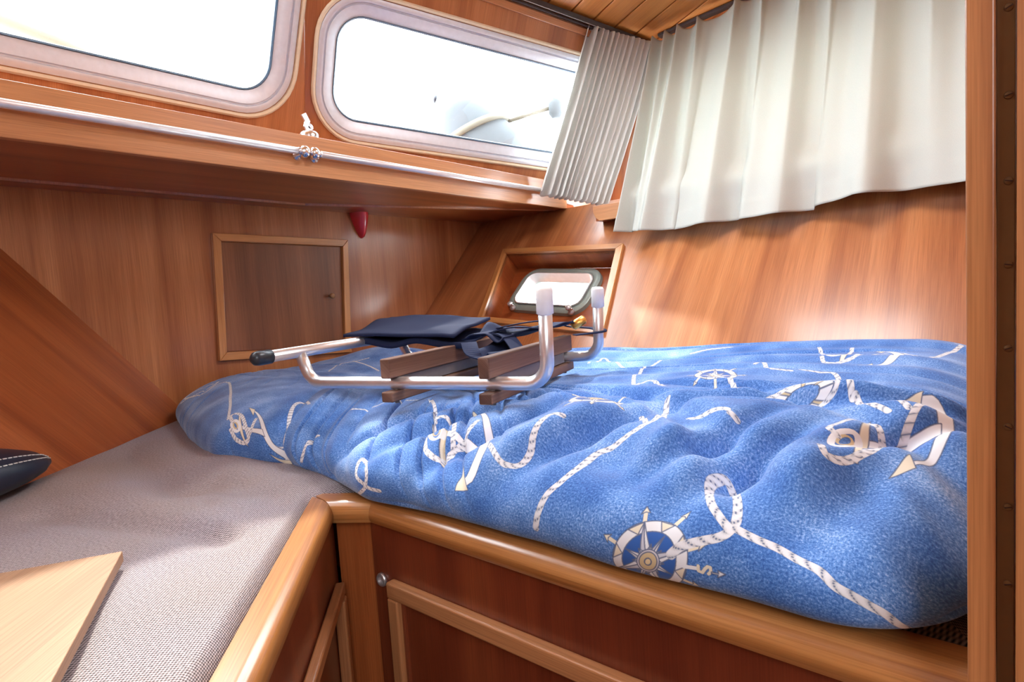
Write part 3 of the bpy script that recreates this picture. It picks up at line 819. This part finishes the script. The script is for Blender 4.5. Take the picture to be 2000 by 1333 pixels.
#PD<
PRINTS = {
 'rope': [([(-1.6944, 0.5997),(-1.6708, 0.6086),(-1.6253, 0.6262),(-1.6079, 0.656),(-1.6478, 0.6958),(-1.6606, 0.6694),(-1.7057, 0.6419),(-1.6983, 0.6172),(-1.5827, 0.6226),(-1.6053, 0.6759),(-1.5763, 0.6907),(-1.4864, 0.6553),(-1.3001, 0.5679),(-1.2029, 0.5151)], 0.0065),([(-1.0377, 0.5025),(-1.0223, 0.4931),(-1.0138, 0.4923),(-1.004, 0.5116),(-1.0532, 0.5632),(-1.0998, 0.6104),(-1.0994, 0.6304),(-1.0528, 0.613)], 0.0065),([(-0.9301, 0.4779),(-0.9274, 0.4939),(-0.9301, 0.5199),(-0.9255, 0.5391)], 0.0065),([(-0.7282, 0.4204),(-0.6953, 0.4358),(-0.6931, 0.4611),(-0.7228, 0.485),(-0.7285, 0.4777),(-0.7192, 0.4551),(-0.6966, 0.4434),(-0.6842, 0.4377),(-0.6655, 0.4374)], 0.0065),([(-0.933, 0.6282),(-0.9153, 0.6306),(-0.8948, 0.6512),(-0.8776, 0.6928),(-0.8194, 0.6938)], 0.0065),([(-0.7982, 0.7059),(-0.7323, 0.6568),(-0.6791, 0.6056)], 0.0065),([(-0.5228, 0.5544),(-0.4811, 0.5237),(-0.4629, 0.5198),(-0.4517, 0.5282),(-0.4504, 0.5498),(-0.4565, 0.5719),(-0.4596, 0.5937),(-0.4574, 0.6167),(-0.4421, 0.6215)], 0.0075),([(-0.3967, 0.4486),(-0.3928, 0.4677),(-0.3869, 0.4891),(-0.3752, 0.5069),(-0.3682, 0.5323),(-0.3706, 0.5759),(-0.3558, 0.5955),(-0.3389, 0.6211),(-0.3364, 0.641),(-0.3319, 0.6711),(-0.3699, 0.7762),(-0.3734, 0.791)], 0.0085),([(-0.3748, 0.7085),(-0.3358, 0.6455)], 0.0075),([(-0.3101, 0.7144),(-0.2788, 0.7055),(-0.251, 0.6945)], 0.0075),([(-0.2472, 0.6894),(-0.2375, 0.6855)], 0.0075),([(-0.2345, 0.4529),(-0.2253, 0.4631),(-0.2095, 0.4715),(-0.1917, 0.4794),(-0.1838, 0.4892),(-0.1831, 0.5055),(-0.1941, 0.5388),(-0.2158, 0.5801),(-0.2243, 0.5705),(-0.2242, 0.5474),(-0.2097, 0.5151),(-0.1984, 0.5011),(-0.1848, 0.4886)], 0.0085),([(-0.1792, 0.491),(-0.1616, 0.4862),(-0.1449, 0.4828),(-0.1281, 0.4758),(-0.1119, 0.4702),(-0.0994, 0.4612),(-0.0871, 0.4585),(-0.0753, 0.4561),(-0.0644, 0.453),(-0.0547, 0.441)], 0.0085),([(-0.3296, 1.0532),(-0.3227, 1.074),(-0.2829, 0.9795),(-0.2678, 0.968),(-0.2479, 0.9637)], 0.0075),([(-0.2359, 0.9751),(-0.2086, 0.9652),(-0.1824, 0.9538),(-0.1388, 0.8),(-0.131, 0.7872),(-0.1176, 0.7636),(-0.0974, 0.7419),(-0.0921, 0.7356)], 0.0075),([(-0.0838, 0.76),(-0.0739, 0.7404)], 0.0075),([(-0.4761, 0.8785),(-0.5169, 0.9614),(-0.5507, 1.0699),(-0.5451, 1.1283)], 0.0075),([(-0.4761, 0.8785),(-0.4638, 0.9164),(-0.4132, 0.8652)], 0.0075),([(-0.2835, 1.3175),(-0.2328, 1.1584),(-0.2104, 1.1698),(-0.2219, 1.3079)], 0.0075),([(-0.1302, 1.2403),(-0.0923, 1.1835),(-0.0713, 1.3076),(-0.0532, 1.3758),(-0.0626, 1.3995)], 0.0075),([(-0.3654, 0.9433),(-0.3174, 0.8902),(-0.279, 0.8152)], 0.0075),([(-0.552, 1.3048),(-0.5162, 1.3227),(-0.4678, 1.3367)], 0.0075),([(-0.7232, 1.1295),(-0.7682, 1.2729),(-0.653, 1.1353),(-0.6109, 1.0943)], 0.006),([(-1.4627, 0.9204),(-1.5172, 0.9915),(-1.4883, 1.0262),(-1.4554, 1.0593)], 0.006),([(-1.4938, 1.0303),(-1.3899, 1.0081),(-1.3208, 0.9903)], 0.006)],
 'anchor': [((-1.1039, 0.5064),(0.0611, 0.0022),(-0.0878, 0.0494)),((-0.5901, 0.5672),(0.0604, -0.0027),(-0.058, 0.0882)),((-0.1788, 1.1715),(0.0546, 0.0125),(-0.0031, 0.0972)),((-0.081, 0.6914),(0.046, 0.0519),(-0.004, 0.085))],
 'compass': [((-0.2575, 0.4405),(-0.0066, 0.0371),(0.0386, 0.0209)),((-0.3545, 0.93),(-0.0153, 0.0412),(0.0341, 0.0036)),((-0.4534, 0.7228),(-0.018, 0.038),(0.035, 0.022))],
 'ring': [((-0.1951, 0.8024),(0.0376, 0.0005),(-0.0002, 0.0153))],
 'rope2': [],
 'south': [(-0.2224, 0.4451),(-0.2097, 0.4465), [(-0.2087, 0.4493),(-0.2087, 0.4443),(-0.2053, 0.4437),(-0.2026, 0.4481),(-0.2001, 0.4509),(-0.1976, 0.4508),(-0.1974, 0.4466),(-0.1998, 0.4438)], [(-0.1968, 0.4467),(-0.1905, 0.4471),(-0.1908, 0.4499),(-0.1844, 0.4478),(-0.1916, 0.4426),(-0.191, 0.4455),(-0.197, 0.4452)]],
}
#PD>
for a in PRINTS['compass']: compass(Frame2(*a))
for pts, w in PRINTS['rope']: ink.rope(pts, w)
for a in PRINTS['ring']: lifering(Frame2(*a))
S_ = PRINTS['south']                              # the S arrow of the big compass rose
ink.line([S_[0], S_[1]], .0040, WHT); ink.line(S_[2], .0032, CRM)
ink.poly(S_[3], WHT)
for a in PRINTS['anchor']: anchor(Frame2(*a))
for pts, w in PRINTS.get('rope2', []): ink.rope(pts, w)

img = bpy.data.images.new('duvet_print', PW, PH, alpha=True, float_buffer=True)
img.colorspace_settings.name = 'Non-Color'
img.alpha_mode = 'CHANNEL_PACKED'
img.pixels.foreach_set(IMG.ravel()); img.update()
del IMG

def duvet_mat():
    mt, nt, b = newmat('blue_nautical_duvet')
    uv = uvmap(nt, 1, 1)
    mp = nt.nodes.new('ShaderNodeMapping'); mp.vector_type = 'POINT'
    mp.inputs['Location'].default_value = (-PR_U0 / (PR_U1 - PR_U0), -PR_V0 / (PR_V1 - PR_V0), 0)
    mp.inputs['Scale'].default_value = (1 / (PR_U1 - PR_U0), 1 / (PR_V1 - PR_V0), 1)
    nt.links.new(uv, mp.inputs[0])
    ti = nt.nodes.new('ShaderNodeTexImage'); ti.image = img; ti.extension = 'EXTEND'
    nt.links.new(mp.outputs[0], ti.inputs[0])
    f = noise(nt, uv, 420, 4, .75); g = noise(nt, uv, 11, 3, .55); w = noise(nt, uvmap(nt, 700, 160), 1, 2, .6)
    a = nt.nodes.new('ShaderNodeMath'); a.operation = 'MULTIPLY_ADD'; nt.links.new(g, a.inputs[0]); a.inputs[1].default_value = .55
    nt.links.new(f, a.inputs[2])
    c = ramp(nt, a.outputs[0], [(.54, (.022, .078, .29)), (.70, (.045, .150, .47)), (.84, (.13, .29, .66)), (.97, (.38, .55, .86))])
    sp = ramp(nt, w, [(.4, (.9, .9, .92)), (.62, (1.12, 1.1, 1.06))])
    c = mix(nt, c, sp, .8, 'MULTIPLY')
    c = mix(nt, c, ti.outputs['Color'], ti.outputs['Alpha'])
    nt.links.new(c, b.inputs['Base Color'])
    b.inputs['Roughness'].default_value = .8; b.inputs['Specular IOR Level'].default_value = .25
    b.inputs['Sheen Weight'].default_value = .25; b.inputs['Sheen Roughness'].default_value = .4
    bump(nt, b, f, .12, .0006)
    return mt
M['duvet'] = duvet_mat()
X, Y, Z, U, V = duvet_surface()
dv = grid_mesh('duvet', *close_grid(X, Y, Z, U, V, 0)[:3], 'duvet', uv=close_grid(X, Y, Z, U, V, 0)[3:])
tag(dv, 'blue duvet printed with white anchors, ropes and compasses spread over the right berth', 'duvet')

# ------------------------------------------------------------------ locker on the end wall
lk = tag(empty('wall_locker', (WX, 1.03, .82)), 'small square locker with a brown door and oak frame on the left wall', 'locker')
TL, TR, BR_, BL = (.797, 1.021), (1.275, 1.015), (1.249, .606), (.780, .634)
def inset(q, d):
    c = (sum(p[0] for p in q) / 4, sum(p[1] for p in q) / 4); out = []
    for p in q: out.append((p[0] + (d if p[0] < c[0] else -d), p[1] + (d if p[1] < c[1] else -d)))
    return out
Q = [TL, TR, BR_, BL]; Qi = inset(Q, .024)
for i, g in zip(range(4), ((0, 1, 0), (0, 0, 1), (0, 1, 0), (0, 0, 1))):
    j = (i + 1) % 4
    prism('frame_strip', [(WX, *Q[i]), (WX, *Q[j]), (WX, *Qi[j]), (WX, *Qi[i])], (.016, 0, 0), 'oak_frame', lk, grain=g, bevel=.002)
Qd = inset(Q, .0265)
door = prism('door', [(WX, *p) for p in Qd], (.005, 0, 0), 'brown_door', lk, grain=(0, 0, 1), bevel=.001)
lathe('knob', (WX + .004, 1.186, .815), (1, 0, 0), [(.004, 0), (.004, .008), (.008, .012), (.0095, .017), (.008, .022), (0, .024)], 'knob_wood', door)
adopt(lk)

# ------------------------------------------------------------------ porthole in the starboard lining
ph_ = tag(empty('window_4', hp(-1.25, .8)), kind='structure')
to_c = [(-1.578, .962), (-.997, .922), (-.929, .632), (-1.502, .682)]
for i in range(4):
    j = (i + 1) % 4
    a0, a1, b1, b0 = (hp(*to_c[i]), hp(*to_c[j]), hp(*open_c[j]), hp(*open_c[i]))
    prism('frame_strip', [a0, a1, b1, b0], hn * .012, 'oak_frame', ph_, grain=tuple(a1 - a0), bevel=.0015)
# recess sides and back board
DEP = .085
oc = [hp(*c) for c in open_c]
for i in range(4):
    j = (i + 1) % 4; e = (oc[j] - oc[i]).normalized(); o_ = e.cross(hn)
    if o_.dot(oc[i] - HO - (hp(-1.25, .8) - HO)) < 0: o_ = -o_
    prism('recess_side', [oc[i], oc[j], oc[j] - hn * DEP, oc[i] - hn * DEP], o_ * .008, 'mahogany_red' if i != 1 else 'oak_moulding', ph_, grain=tuple(hn))
ru = ((Vector((-1.147, 1.822, .828)) - Vector((-1.455, 1.847, .854))) + (Vector((-1.131, 1.730, .733)) - Vector((-1.426, 1.753, .757)))).normalized()
rn = hn; rv = rn.cross(ru); rv = -rv if rv.z < 0 else rv
RC = hp(-1.3, .8) ; RC = Vector((-1.290, 1.790, .793)); RC = RC - hn * ((RC - HO).dot(hn) + DEP)
GW, GH = .312, .150
bk = [to2(oc[i] - hn * DEP, RC, ru, rv) for i in range(4)]
holed('recess_back', RC, ru, rv, rn, bk, [rrect(GW + .02, GH + .02, .04, 8)], .01, 'mahogany_red', ph_, grain=(1, 0, 0))
ring('porthole_frame', RC, ru, rv, rn, GW, GH, .035, [(.0, -.03), (.010, -.03), (.010, .0), (.036, .0), (.034, .014), (.027, .019), (.014, .019), (.006, .014), (.0, .004)], 'porthole_alloy', ph_)
ring('inner_lip', RC, ru, rv, rn, GW, GH, .035, [(-.006, -.02), (.0, -.02), (.006, .021), (.002, .022)], 'aluminium', ph_)
prism('glass_pane', [RC + ru * a + rv * b - rn * .012 for a, b in rrect(GW, GH, .035)], -rn * .005, 'glass', ph_)
for sx in (-.13, .155):
    c = RC + ru * sx - rv * (GH / 2 + .034) + rn * .022
    lathe('clamp_screw', c, tuple(rn), [(.012, 0), (.013, .006), (.008, .010), (.006, .022), (.011, .024), (.009, .032), (0, .034)], 'aluminium', ph_, 14)
    beam('clamp_wing', c - ru * .018 + rn * .024 + rv * .004, c + ru * .018 + rn * .024 - rv * .004, .006, .008, 'chrome', ph_, up=tuple(rn), bevel=.002)
adopt(ph_)

# ------------------------------------------------------------------ curtain rod and its chrome ends
for (ya, yb_, lab) in ((-.6, .825, 'long satin metal curtain rod along the sill under the left window'), (.865, 1.93, 'shorter satin metal curtain rod running to the gathered curtain')):
    r = tag(empty('curtain_rod', (-1.335, (ya + yb_) / 2, 1.167)), lab, 'curtain rod')
    tube('rod', [(-1.335, ya, 1.167), (-1.335, yb_, 1.167)], .0085, 'rod_metal', r)
    ye = yb_ if ya < 0 else ya; s = 1 if ya < 0 else -1
    lathe('ball_end', (-1.335, ye - s * .012, 1.167), (0, s, 0), [(.009, 0), (.0095, .004), (.007, .006), (.012, .009), (.0150, .015), (.0155, .019), (.0140, .025), (.009, .029), (0, .031)], 'chrome', r)
    for yb2 in ((ye - s * .004),):
        lathe('bracket', (-1.3549, yb2, 1.160), (1, 0, 0), [(.012, 0), (.012, .003), (.005, .006), (.005, .018)], 'chrome', r, 12)
    adopt(r)

# latch standing on the sill by the pillar
lt = tag(empty('window_latch', (-1.40, .885, 1.215)), 'small chrome latch with a key standing on the sill between the two windows', 'latch')
lathe('latch_base', (-1.392, .885, 1.200), (0, 0, 1), [(.024, 0), (.024, .030), (.020, .036), (.012, .038), (0, .039)], 'chrome', lt)
sweep('key', [(-1.392, .888, 1.236), (-1.392, .880, 1.252), (-1.392, .884, 1.264), (-1.392, .874, 1.282)], [(-.008, -.002), (.008, -.002), (.007, .002), (-.007, .002)], 'steel', lt, up=(1, 0, 0), smooth=False)
lathe('key_head', (-1.396, .888, 1.250), (1, 0, 0), [(.004, 0), (.011, .001), (.011, .005), (.004, .006)], 'steel', lt, 12)
adopt(lt)

# red wedge under the shelf
wv = []; wf = []
for k, (z, hw, d) in enumerate(((1.1149, .034, .050), (1.095, .032, .046), (1.07, .025, .036), (1.045, .017, .026), (1.030, .010, .016), (1.024, .003, .006))):
    for i in range(9):
        a = math.pi * i / 8; wv.append((WX + d * math.sin(a), 1.335 - hw * math.cos(a) - (1.115 - z) * -.12, z))
for k in range(5):
    for i in range(8): wf.append((k * 9 + i, k * 9 + i + 1, (k + 1) * 9 + i + 1, (k + 1) * 9 + i))
    wf.append((k * 9 + 8, k * 9, (k + 1) * 9, (k + 1) * 9 + 8))
wf += [tuple(range(9)), tuple(range(45, 54))[::-1]]
rw = fix_normals(link_mesh('lamp_lens', wv, wf, 'red_plastic', smooth=True))
rw.modifiers.new('e', 'EDGE_SPLIT').split_angle = math.radians(50)
tag(rw, 'small red plastic wedge hanging under the shelf beside the locker', 'lamp')

# ------------------------------------------------------------------ curtains
def cream_curtain():
    nx, nz = 700, 110
    t = np.linspace(0, 1, nx)[:, None]; k = np.linspace(0, 1, nz)[None, :]    # k 0 top, 1 hem
    xt = -1.002 + .992 * t; xb = -.992 + .985 * t
    x = xt + (xb - xt) * k
    zt = np.interp(xt, [-1.02, -.9, -.8, -.69, -.6, 0], [1.690, 1.703, 1.704, 1.722, 1.730, 1.765])
    yt, ybm = 2.150, 1.782
    zb = np.interp(xb, [-.992, -.80, -.60, -.595, -.40, -.392, -.29, -.05, 0], [.966, .952, .958, .956, .958, .966, .978, .973, .972])
    # pinch pleats at the top, broad folds at the hem
    pl = np.array([-1.0, -.95, -.90, -.825, -.69, -.60, -.48, -.395, -.27, -.14, -.02])
    d = np.min(np.abs(xt - pl[None, :]) , axis=1, keepdims=True)
    pin = np.exp(-(d / .009) ** 2)
    zt = zt + .006 + .014 * pin - .006 * (1 - np.exp(-(d / .03) ** 2))
    ph = np.interp(xt[:, 0], pl, np.arange(len(pl)))[:, None] * 2 * np.pi
    fold = np.cos(ph)
    fold2 = np.cos(ph * .5 + .6 + .5 * np.sin(ph * .23))
    am = .009 + .010 * k ** .8
    wave = am * fold * (1 - .35 * k) + .028 * k ** 1.1 * fold2
    hem = sm(.93, .945, k) * 0
    y = yt + (ybm - yt) * k - wave - .016 * pin * np.exp(-(k / .16) ** 2)
    y = y - .010 * np.exp(-((k - .06) / .05) ** 2) * 0
    # the deep vertical tucks
    for x0, w, h in ((-.60, .020, .020), (-.395, .022, .022), (-.80, .016, .010)):
        y = y + h * k ** .7 * np.exp(-((x - x0 - .02 * (1 - k)) / w) ** 2)
        x = x + .016 * k ** .6 * np.tanh((x - x0 - .02 * (1 - k)) / w) * -1 * np.exp(-((x - x0) / .05) ** 2)
    y = y + .004 * (vnoise2(x * 9 + 30, k * 4 + 3, 5) - .5)
    y = y - .0022 * (k > .925) + .0015 * (np.abs(k - .925) < .006)
    z = zt + (zb - zt) * k
    lim_ = 1.852 + .45 * sm(1.08, 1.35, z); y = lim_ - .014 * np.log1p(np.exp(np.clip((lim_ - y) / .014, -30, 30)))
    return x * np.ones_like(z), y * np.ones_like(z), z, t * 1.6 * np.ones_like(z), k * .75 * np.ones_like(z)
cx, cy, cz_, cu, cv = cream_curtain()
cc = grid_mesh('curtain', cx, cy, cz_, 'curtain_cream', uv=(cu, cv))
cc.modifiers.new('cloth', 'SOLIDIFY').thickness = .0015
tag(cc, 'wide cream curtain with pinch pleats over the right-hand window', 'curtain')
# hem stitching
def grey_curtain():
    nx, nz = 620, 120
    t = np.linspace(0, 1, nx)[:, None]; k = np.linspace(0, 1, nz)[None, :]
    A0, A1 = np.array([-1.148, 1.900, 1.728]), np.array([-1.000, 2.165, 1.693])      # top left / right
    B0, B1 = np.array([-1.330, 1.797, 1.150]), np.array([-1.105, 1.925, 1.083])      # hem left / right
    mid = .5
    bow = np.sin(np.pi * k) * .022
    P = [(A0[i] + (A1[i] - A0[i]) * t) * (1 - k) + (B0[i] + (B1[i] - B0[i]) * t) * k for i in range(3)]
    nr = np.array([.80, -.50, -.30]); nr /= np.linalg.norm(nr); al = np.array([.38, .88, -.1]); al /= np.linalg.norm(al)
    fr = np.interp(t[:, 0], [0, .12, .22, .30, .62, 1], [0, .9, 2.0, 3.2, 7.6, 12.5])[:, None]
    ph = fr * 2 * np.pi + .35 * np.sin(k * 2 + fr)
    big = np.interp(t[:, 0], [0, .25, .45, 1], [1.5, 1.3, .9, .75])[:, None]
    w = .0155 * big * (np.cos(ph) + .25 * np.cos(2 * ph + 1)) * (.75 + .35 * k + .2 * np.sin(fr * 1.7 + k * 2))
    s = .004 * np.sin(ph * 1.0 + 1.2) + .004 * (vnoise2(fr * .8 + 5, k * 2 + 2, 61) - .5)
    w = w + .0018 * (k > .93)
    hemz = .006 * np.sin(ph + .6) * k ** 4
    X = P[0] + nr[0] * (w + bow * .6) + al[0] * s
    Y = P[1] + nr[1] * (w + bow * .6) + al[1] * s - .030 * np.sin(np.pi * k) * .0
    Z = P[2] + nr[2] * w * .3 + hemz + .008 * np.abs(np.sin(ph / 2)) * (1 - k) ** 8
    return X, Y, Z, fr * .07 * np.ones_like(Z), k * .6 * np.ones_like(Z)
gx, gy, gz, gu, gv = grey_curtain()
gc = grid_mesh('curtain', gx, gy, gz, 'curtain_grey', uv=(gu, gv))
gc.modifiers.new('cloth', 'SOLIDIFY').thickness = .0015
tag(gc, 'narrow greyish curtain gathered in tight folds at the corner', 'curtain')

# ------------------------------------------------------------------ boarding ladder lying on the duvet
ladder = tag(empty('boarding_ladder', (-.8, .8, .63)), 'stainless boarding ladder with dark wooden steps and white-capped hooks lying on the duvet', 'ladder')
rd = Vector((.355, .098, 0)).normalized(); rs = Vector((-rd.y, rd.x, 0))
n0, n1 = Vector((-.985, .585, .638)), Vector((-.525, .704, .638))
LR = .0108; SP = .345
for s, top in ((0, .136), (1, .132)):
    o_ = rs * (SP * s) - rd * (.018 * s)
    a, b = n0 + o_, n1 + o_
    pth = bend_path([a + Vector((-.022, -.004, .052)), a, b, b + Vector((.012, -.012, top)) ], .036, 10)
    rail = tube('side_rail', pth, LR, 'steel', ladder, 20)
    e = pth[-1]; d = (pth[-1] - pth[-2]).normalized()
    lathe('end_cap', e - d * .030, tuple(d), [(LR + .0003, 0), (LR + .0022, .001), (LR + .0020, .036), (LR, .040), (.004, .041), (0, .0412)], 'white_plastic', ladder, 20)
cb = n0 + Vector((-.022, -.004, .056))
xa, xb_ = cb - Vector((-.10, .70, .0)).normalized() * .088, cb + Vector((-.16, .985, .02)).normalized() * .42
cd = (xb_ - xa).normalized()
tube('cross_bar', [xa, xb_], LR, 'steel', ladder, 20)
for e, d in ((xa, -cd), (xb_, cd)):
    lathe('end_cap', e - d * .024, tuple(d), [(LR + .0003, 0), (LR + .0022, .001), (LR + .0022, .026), (LR + .001, .033), (.007, .038), (0, .040)], 'black_rubber', ladder, 20)
for f in (.405, .80):
    c = n0.lerp(n1, f)
    near, far = c - rs * .028, c + rs * (SP + .028)
    beam('step_board', near + Vector((0, 0, .0275)), far + Vector((0, 0, .0275)), .020, .034, 'ladder_wood', ladder, bevel=.003)
    beam('step_web', near + rs * .04, far - rs * .04, .010, .021, 'grey_strip', ladder, bevel=.001)
    beam('step_board', near + Vector((0, 0, -.021)), far + Vector((0, 0, -.021)), .024, .018, 'ladder_wood', ladder, bevel=.003)
    for q in (c, c + rs * SP):
        lathe('bolt', q + Vector((0, 0, -.035)) - rs * .0, (0, 0, 1), [(.004, 0), (.004, .056), (.002, .058)], 'grey_strip', ladder, 10)
adopt(ladder)

# navy pouch and webbing
def cloth_patch(name, corners, n1_, n2_, wav, mat, parent, th=.003, seed=1, tex=.5):
    a, b, c, d = [np.array(p) for p in corners]
    s = np.linspace(0, 1, n1_)[:, None, None]; t = np.linspace(0, 1, n2_)[None, :, None]
    P = (1 - s) * (1 - t) * a + s * (1 - t) * b + s * t * c + (1 - s) * t * d
    x, y = s[..., 0] * np.ones((n1_, n2_)), t[..., 0] * np.ones((n1_, n2_))
    P[..., 2] += wav * (vnoise2(x * 3.5 + seed * 7, y * 3 + seed, seed) - .5) * 2
    o = grid_mesh(name, P[..., 0], P[..., 1], P[..., 2], mat, parent, uv=(x * .3, y * .2))
    md = o.modifiers.new('cloth', 'SOLIDIFY'); md.thickness = th; md.offset = 0
    return o
pouch = tag(empty('canvas_pouch', (-.95, .85, .70)), 'navy canvas pouch with loose webbing straps draped over the ladder', 'pouch')
cloth_patch('flap', [(-1.060, .712, .712), (-.835, .815, .700), (-.90, 1.00, .728), (-1.17, .93, .742)], 24, 18, .006, 'navy_cloth', pouch, .006, 2)
cloth_patch('pouch_body', [(-1.030, .735, .700), (-.83, .83, .678), (-.90, .99, .690), (-1.13, .92, .705)], 24, 18, .008, 'navy_cloth', pouch, .012, 5)
def strap(pts, w=.028, up=(0, 0, 1)):
    return sweep('strap', smooth_path(pts, 8), [(-w / 2, -.0012), (w / 2, -.0012), (w / 2, .0012), (-w / 2, .0012)], 'navy_cloth', pouch, up=up, smooth=False)
strap([(-.80, .87, .698), (-.74, .885, .712), (-.70, .93, .706), (-.70, .99, .712), (-.705, 1.04, .708)])
strap([(-.82, .88, .700), (-.75, .87, .700), (-.70, .85, .672), (-.672, .83, .652)])
strap([(-.84, .95, .706), (-.76, 1.00, .716), (-.72, 1.05, .700), (-.66, 1.06, .694), (-.62, 1.02, .690), (-.65, .97, .688)], .022)
strap([(-.78, .80, .690), (-.74, .775, .668), (-.70, .80, .650)], .03)
lathe('toggle', (-.700, 1.035, .700), (.5, .5, .35), [(.004, 0), (.010, .004), (.010, .03), (.006, .034), (0, .035)], 'brass_bright', pouch, 14)
cloth_patch('loose_flap', [(-.845, .845, .694), (-.735, .850, .690), (-.690, 1.03, .715), (-.86, .99, .712)], 24, 18, .016, 'navy_cloth', pouch, .003, 9)
cloth_patch('loose_flap', [(-.80, .83, .676), (-.725, .80, .655), (-.69, .88, .668), (-.79, .93, .690)], 20, 14, .012, 'navy_cloth', pouch, .003, 11)
adopt(pouch)

# ------------------------------------------------------------------ things on the left cushion
bp = [(-.738, .197), (-.79, .085), (-.86, -.07), (-.62, -.16), (-.40, -.05)]
bd = prism('plywood_board', [(-.763, .199, .503), (-.905, -.045, .503), (-.62, -.17, .503), (-.400, .02, .503)], (0, 0, .012), 'plywood', grain=(.6, -.6, 0), bevel=.001)
tag(bd, 'pale plywood board lying on the grey tweed cushion at lower left', 'board')

bag = tag(empty('backrest_cushion', (-1.35, .12, .50)), 'black padded bag with white topstitching at the left edge of the cushion', 'bag')
def loft(name, secs, mat, parent, n=40):
    vs = []; uvs = []
    for (c, rx, rz, tw) in secs:
        for i in range(n):
            a = 2 * math.pi * i / n; ca, sa = math.cos(a), math.sin(a)
            ca = math.copysign(abs(ca) ** .75, ca); sa = math.copysign(abs(sa) ** .85, sa)
            vs.append((c[0] + bdir.x * ca * rx, c[1] + bdir.y * ca * rx, c[2] + sa * rz)); uvs.append((i / n * .4, len(vs) / n * .02))
    fs = [(k * n + i, k * n + (i + 1) % n, (k + 1) * n + (i + 1) % n, (k + 1) * n + i) for k in range(len(secs) - 1) for i in range(n)]
    fs += [tuple(range(n))[::-1], tuple((len(secs) - 1) * n + i for i in range(n))]
    return fix_normals(link_mesh(name, vs, fs, mat, parent, smooth=True, uvs=uvs))
bdir = Vector((.92, .40, 0)).normalized(); bperp = Vector((.40, -.92, 0)).normalized()
secs = []
for k in range(15):
    t = k / 14; e = math.sin(min(1, t * 2.2 + .02) * math.pi / 2) ** .6
    c = Vector((-1.385, .240, .524)) + bperp * (t * .40) + Vector((0, 0, .012 * e))
    secs.append((c, .128 * (.25 + .75 * e), .046 * (.12 + .88 * e), 0))
loft('padding', secs, 'navy_vinyl', bag)
for off, r_ in ((1.0, .0012),):
    for (fx, fz) in ((.80, .62), (.93, .36)):
        pts = []
        for (c, rx, rz, _) in secs[::1]:
            a = math.acos(fx); pts.append(c + bdir * rx * (fx ** .75 if fx > 0 else 0) + Vector((0, 0, rz * (math.sin(a)) ** .85 + .0008)))
        for i in range(len(pts) - 1):
            for h in range(3):
                p, q = pts[i].lerp(pts[i + 1], (h + .15) / 3), pts[i].lerp(pts[i + 1], (h + .75) / 3)
                if i % 1 == 0: beam('stitch', p, q, .0022, .0016, 'white_thread', bag)
adopt(bag)

# ------------------------------------------------------------------ door frame post at the right
tag(box('trim_9', (-.0152, .452, .0), (-.0012, .50, 1.9), 'post_wood', grain=(0, 0, 1), bevel=.0015), kind='structure')

dr_ = tag(empty('door_1', (.01, .45, .9)), kind='structure')
box('brass_strip', (-.0010, .4565, 0), (.0076, .470, 1.9), 'brass', dr_, bevel=.0005)
box('door_edge', (.0080, .440, 0), (.05, .480, 1.9), 'post_wood', dr_)
for z in (.971, .921, .872, .823, .774, .724, .676, .626, .577):
    x = .0046
    sc_ = lathe('screw', (x, .4565, z), (0, -1, 0), [(.0023, 0), (.0023, .0005), (.0018, .0010), (0, .0011)], 'brass', dr_, 16)
    a = rng.uniform(-.5, .5)
    beam('screw_slot', (x - .0018 * math.cos(a), .4553, z - .0018 * math.sin(a)), (x + .0018 * math.cos(a), .4553, z + .0018 * math.sin(a)), .0004, .0006, 'dark_track', sc_)
adopt(dr_)

# ------------------------------------------------------------------ outside
cv_ = tag(empty('covered_ventilator', (-2.12, 2.22, 1.3)), 'grey covered hump with a cream strap seen outside the right-hand end window', 'cover')
ax_ = Vector((-.10, -.09, .30)).normalized()
lathe('cover', Vector((-2.055, 2.285, 1.53)), tuple(ax_), [(.285, -.30), (.26, -.14), (.225, -.02), (.185, .08), (.150, .16), (.118, .215), (.085, .255), (.045, .283), (.015, .292), (0, .293)], 'outer_cover', cv_, 36)
lathe('strap', Vector((-2.055, 2.285, 1.53)), tuple(ax_), [(.200, .060), (.212, .064), (.188, .098), (.178, .094)], 'outer_strap', cv_, 36)
lathe('vent_cap', Vector((-2.19, 2.14, 1.79)), (-.8, -.5, .5), [(.022, 0), (.022, .010), (0, .012)], 'black_rubber', cv_, 16)
adopt(cv_)
bm_ = tag(empty('boat_pole', (-1.9, 2.4, 1.66)), 'pale pole with a rounded end fitting seen outside beside the gathered curtain', 'pole')
tube('pole', [(-2.02, 2.33, 1.645), (-1.73, 2.524, 1.717)], .010, 'outer_strap', bm_)
lathe('end_fitting', (-1.73, 2.524, 1.68), (0, .02, 1), [(.02, -.02), (.034, 0), (.036, .05), (.026, .075), (0, .078)], 'outer_cover', bm_, 20)
adopt(bm_)
pp_ = tag(empty('guard_rail', (-3.19, .6, 2.05)), 'pale guard rail crossing the top left corner of the left window', 'rail')
tube('rail', [(-3.25, .45, 2.12), (-3.17, .80, 2.015), (-3.15, .95, 1.96)], .028, 'outer_strap', pp_)
adopt(pp_)
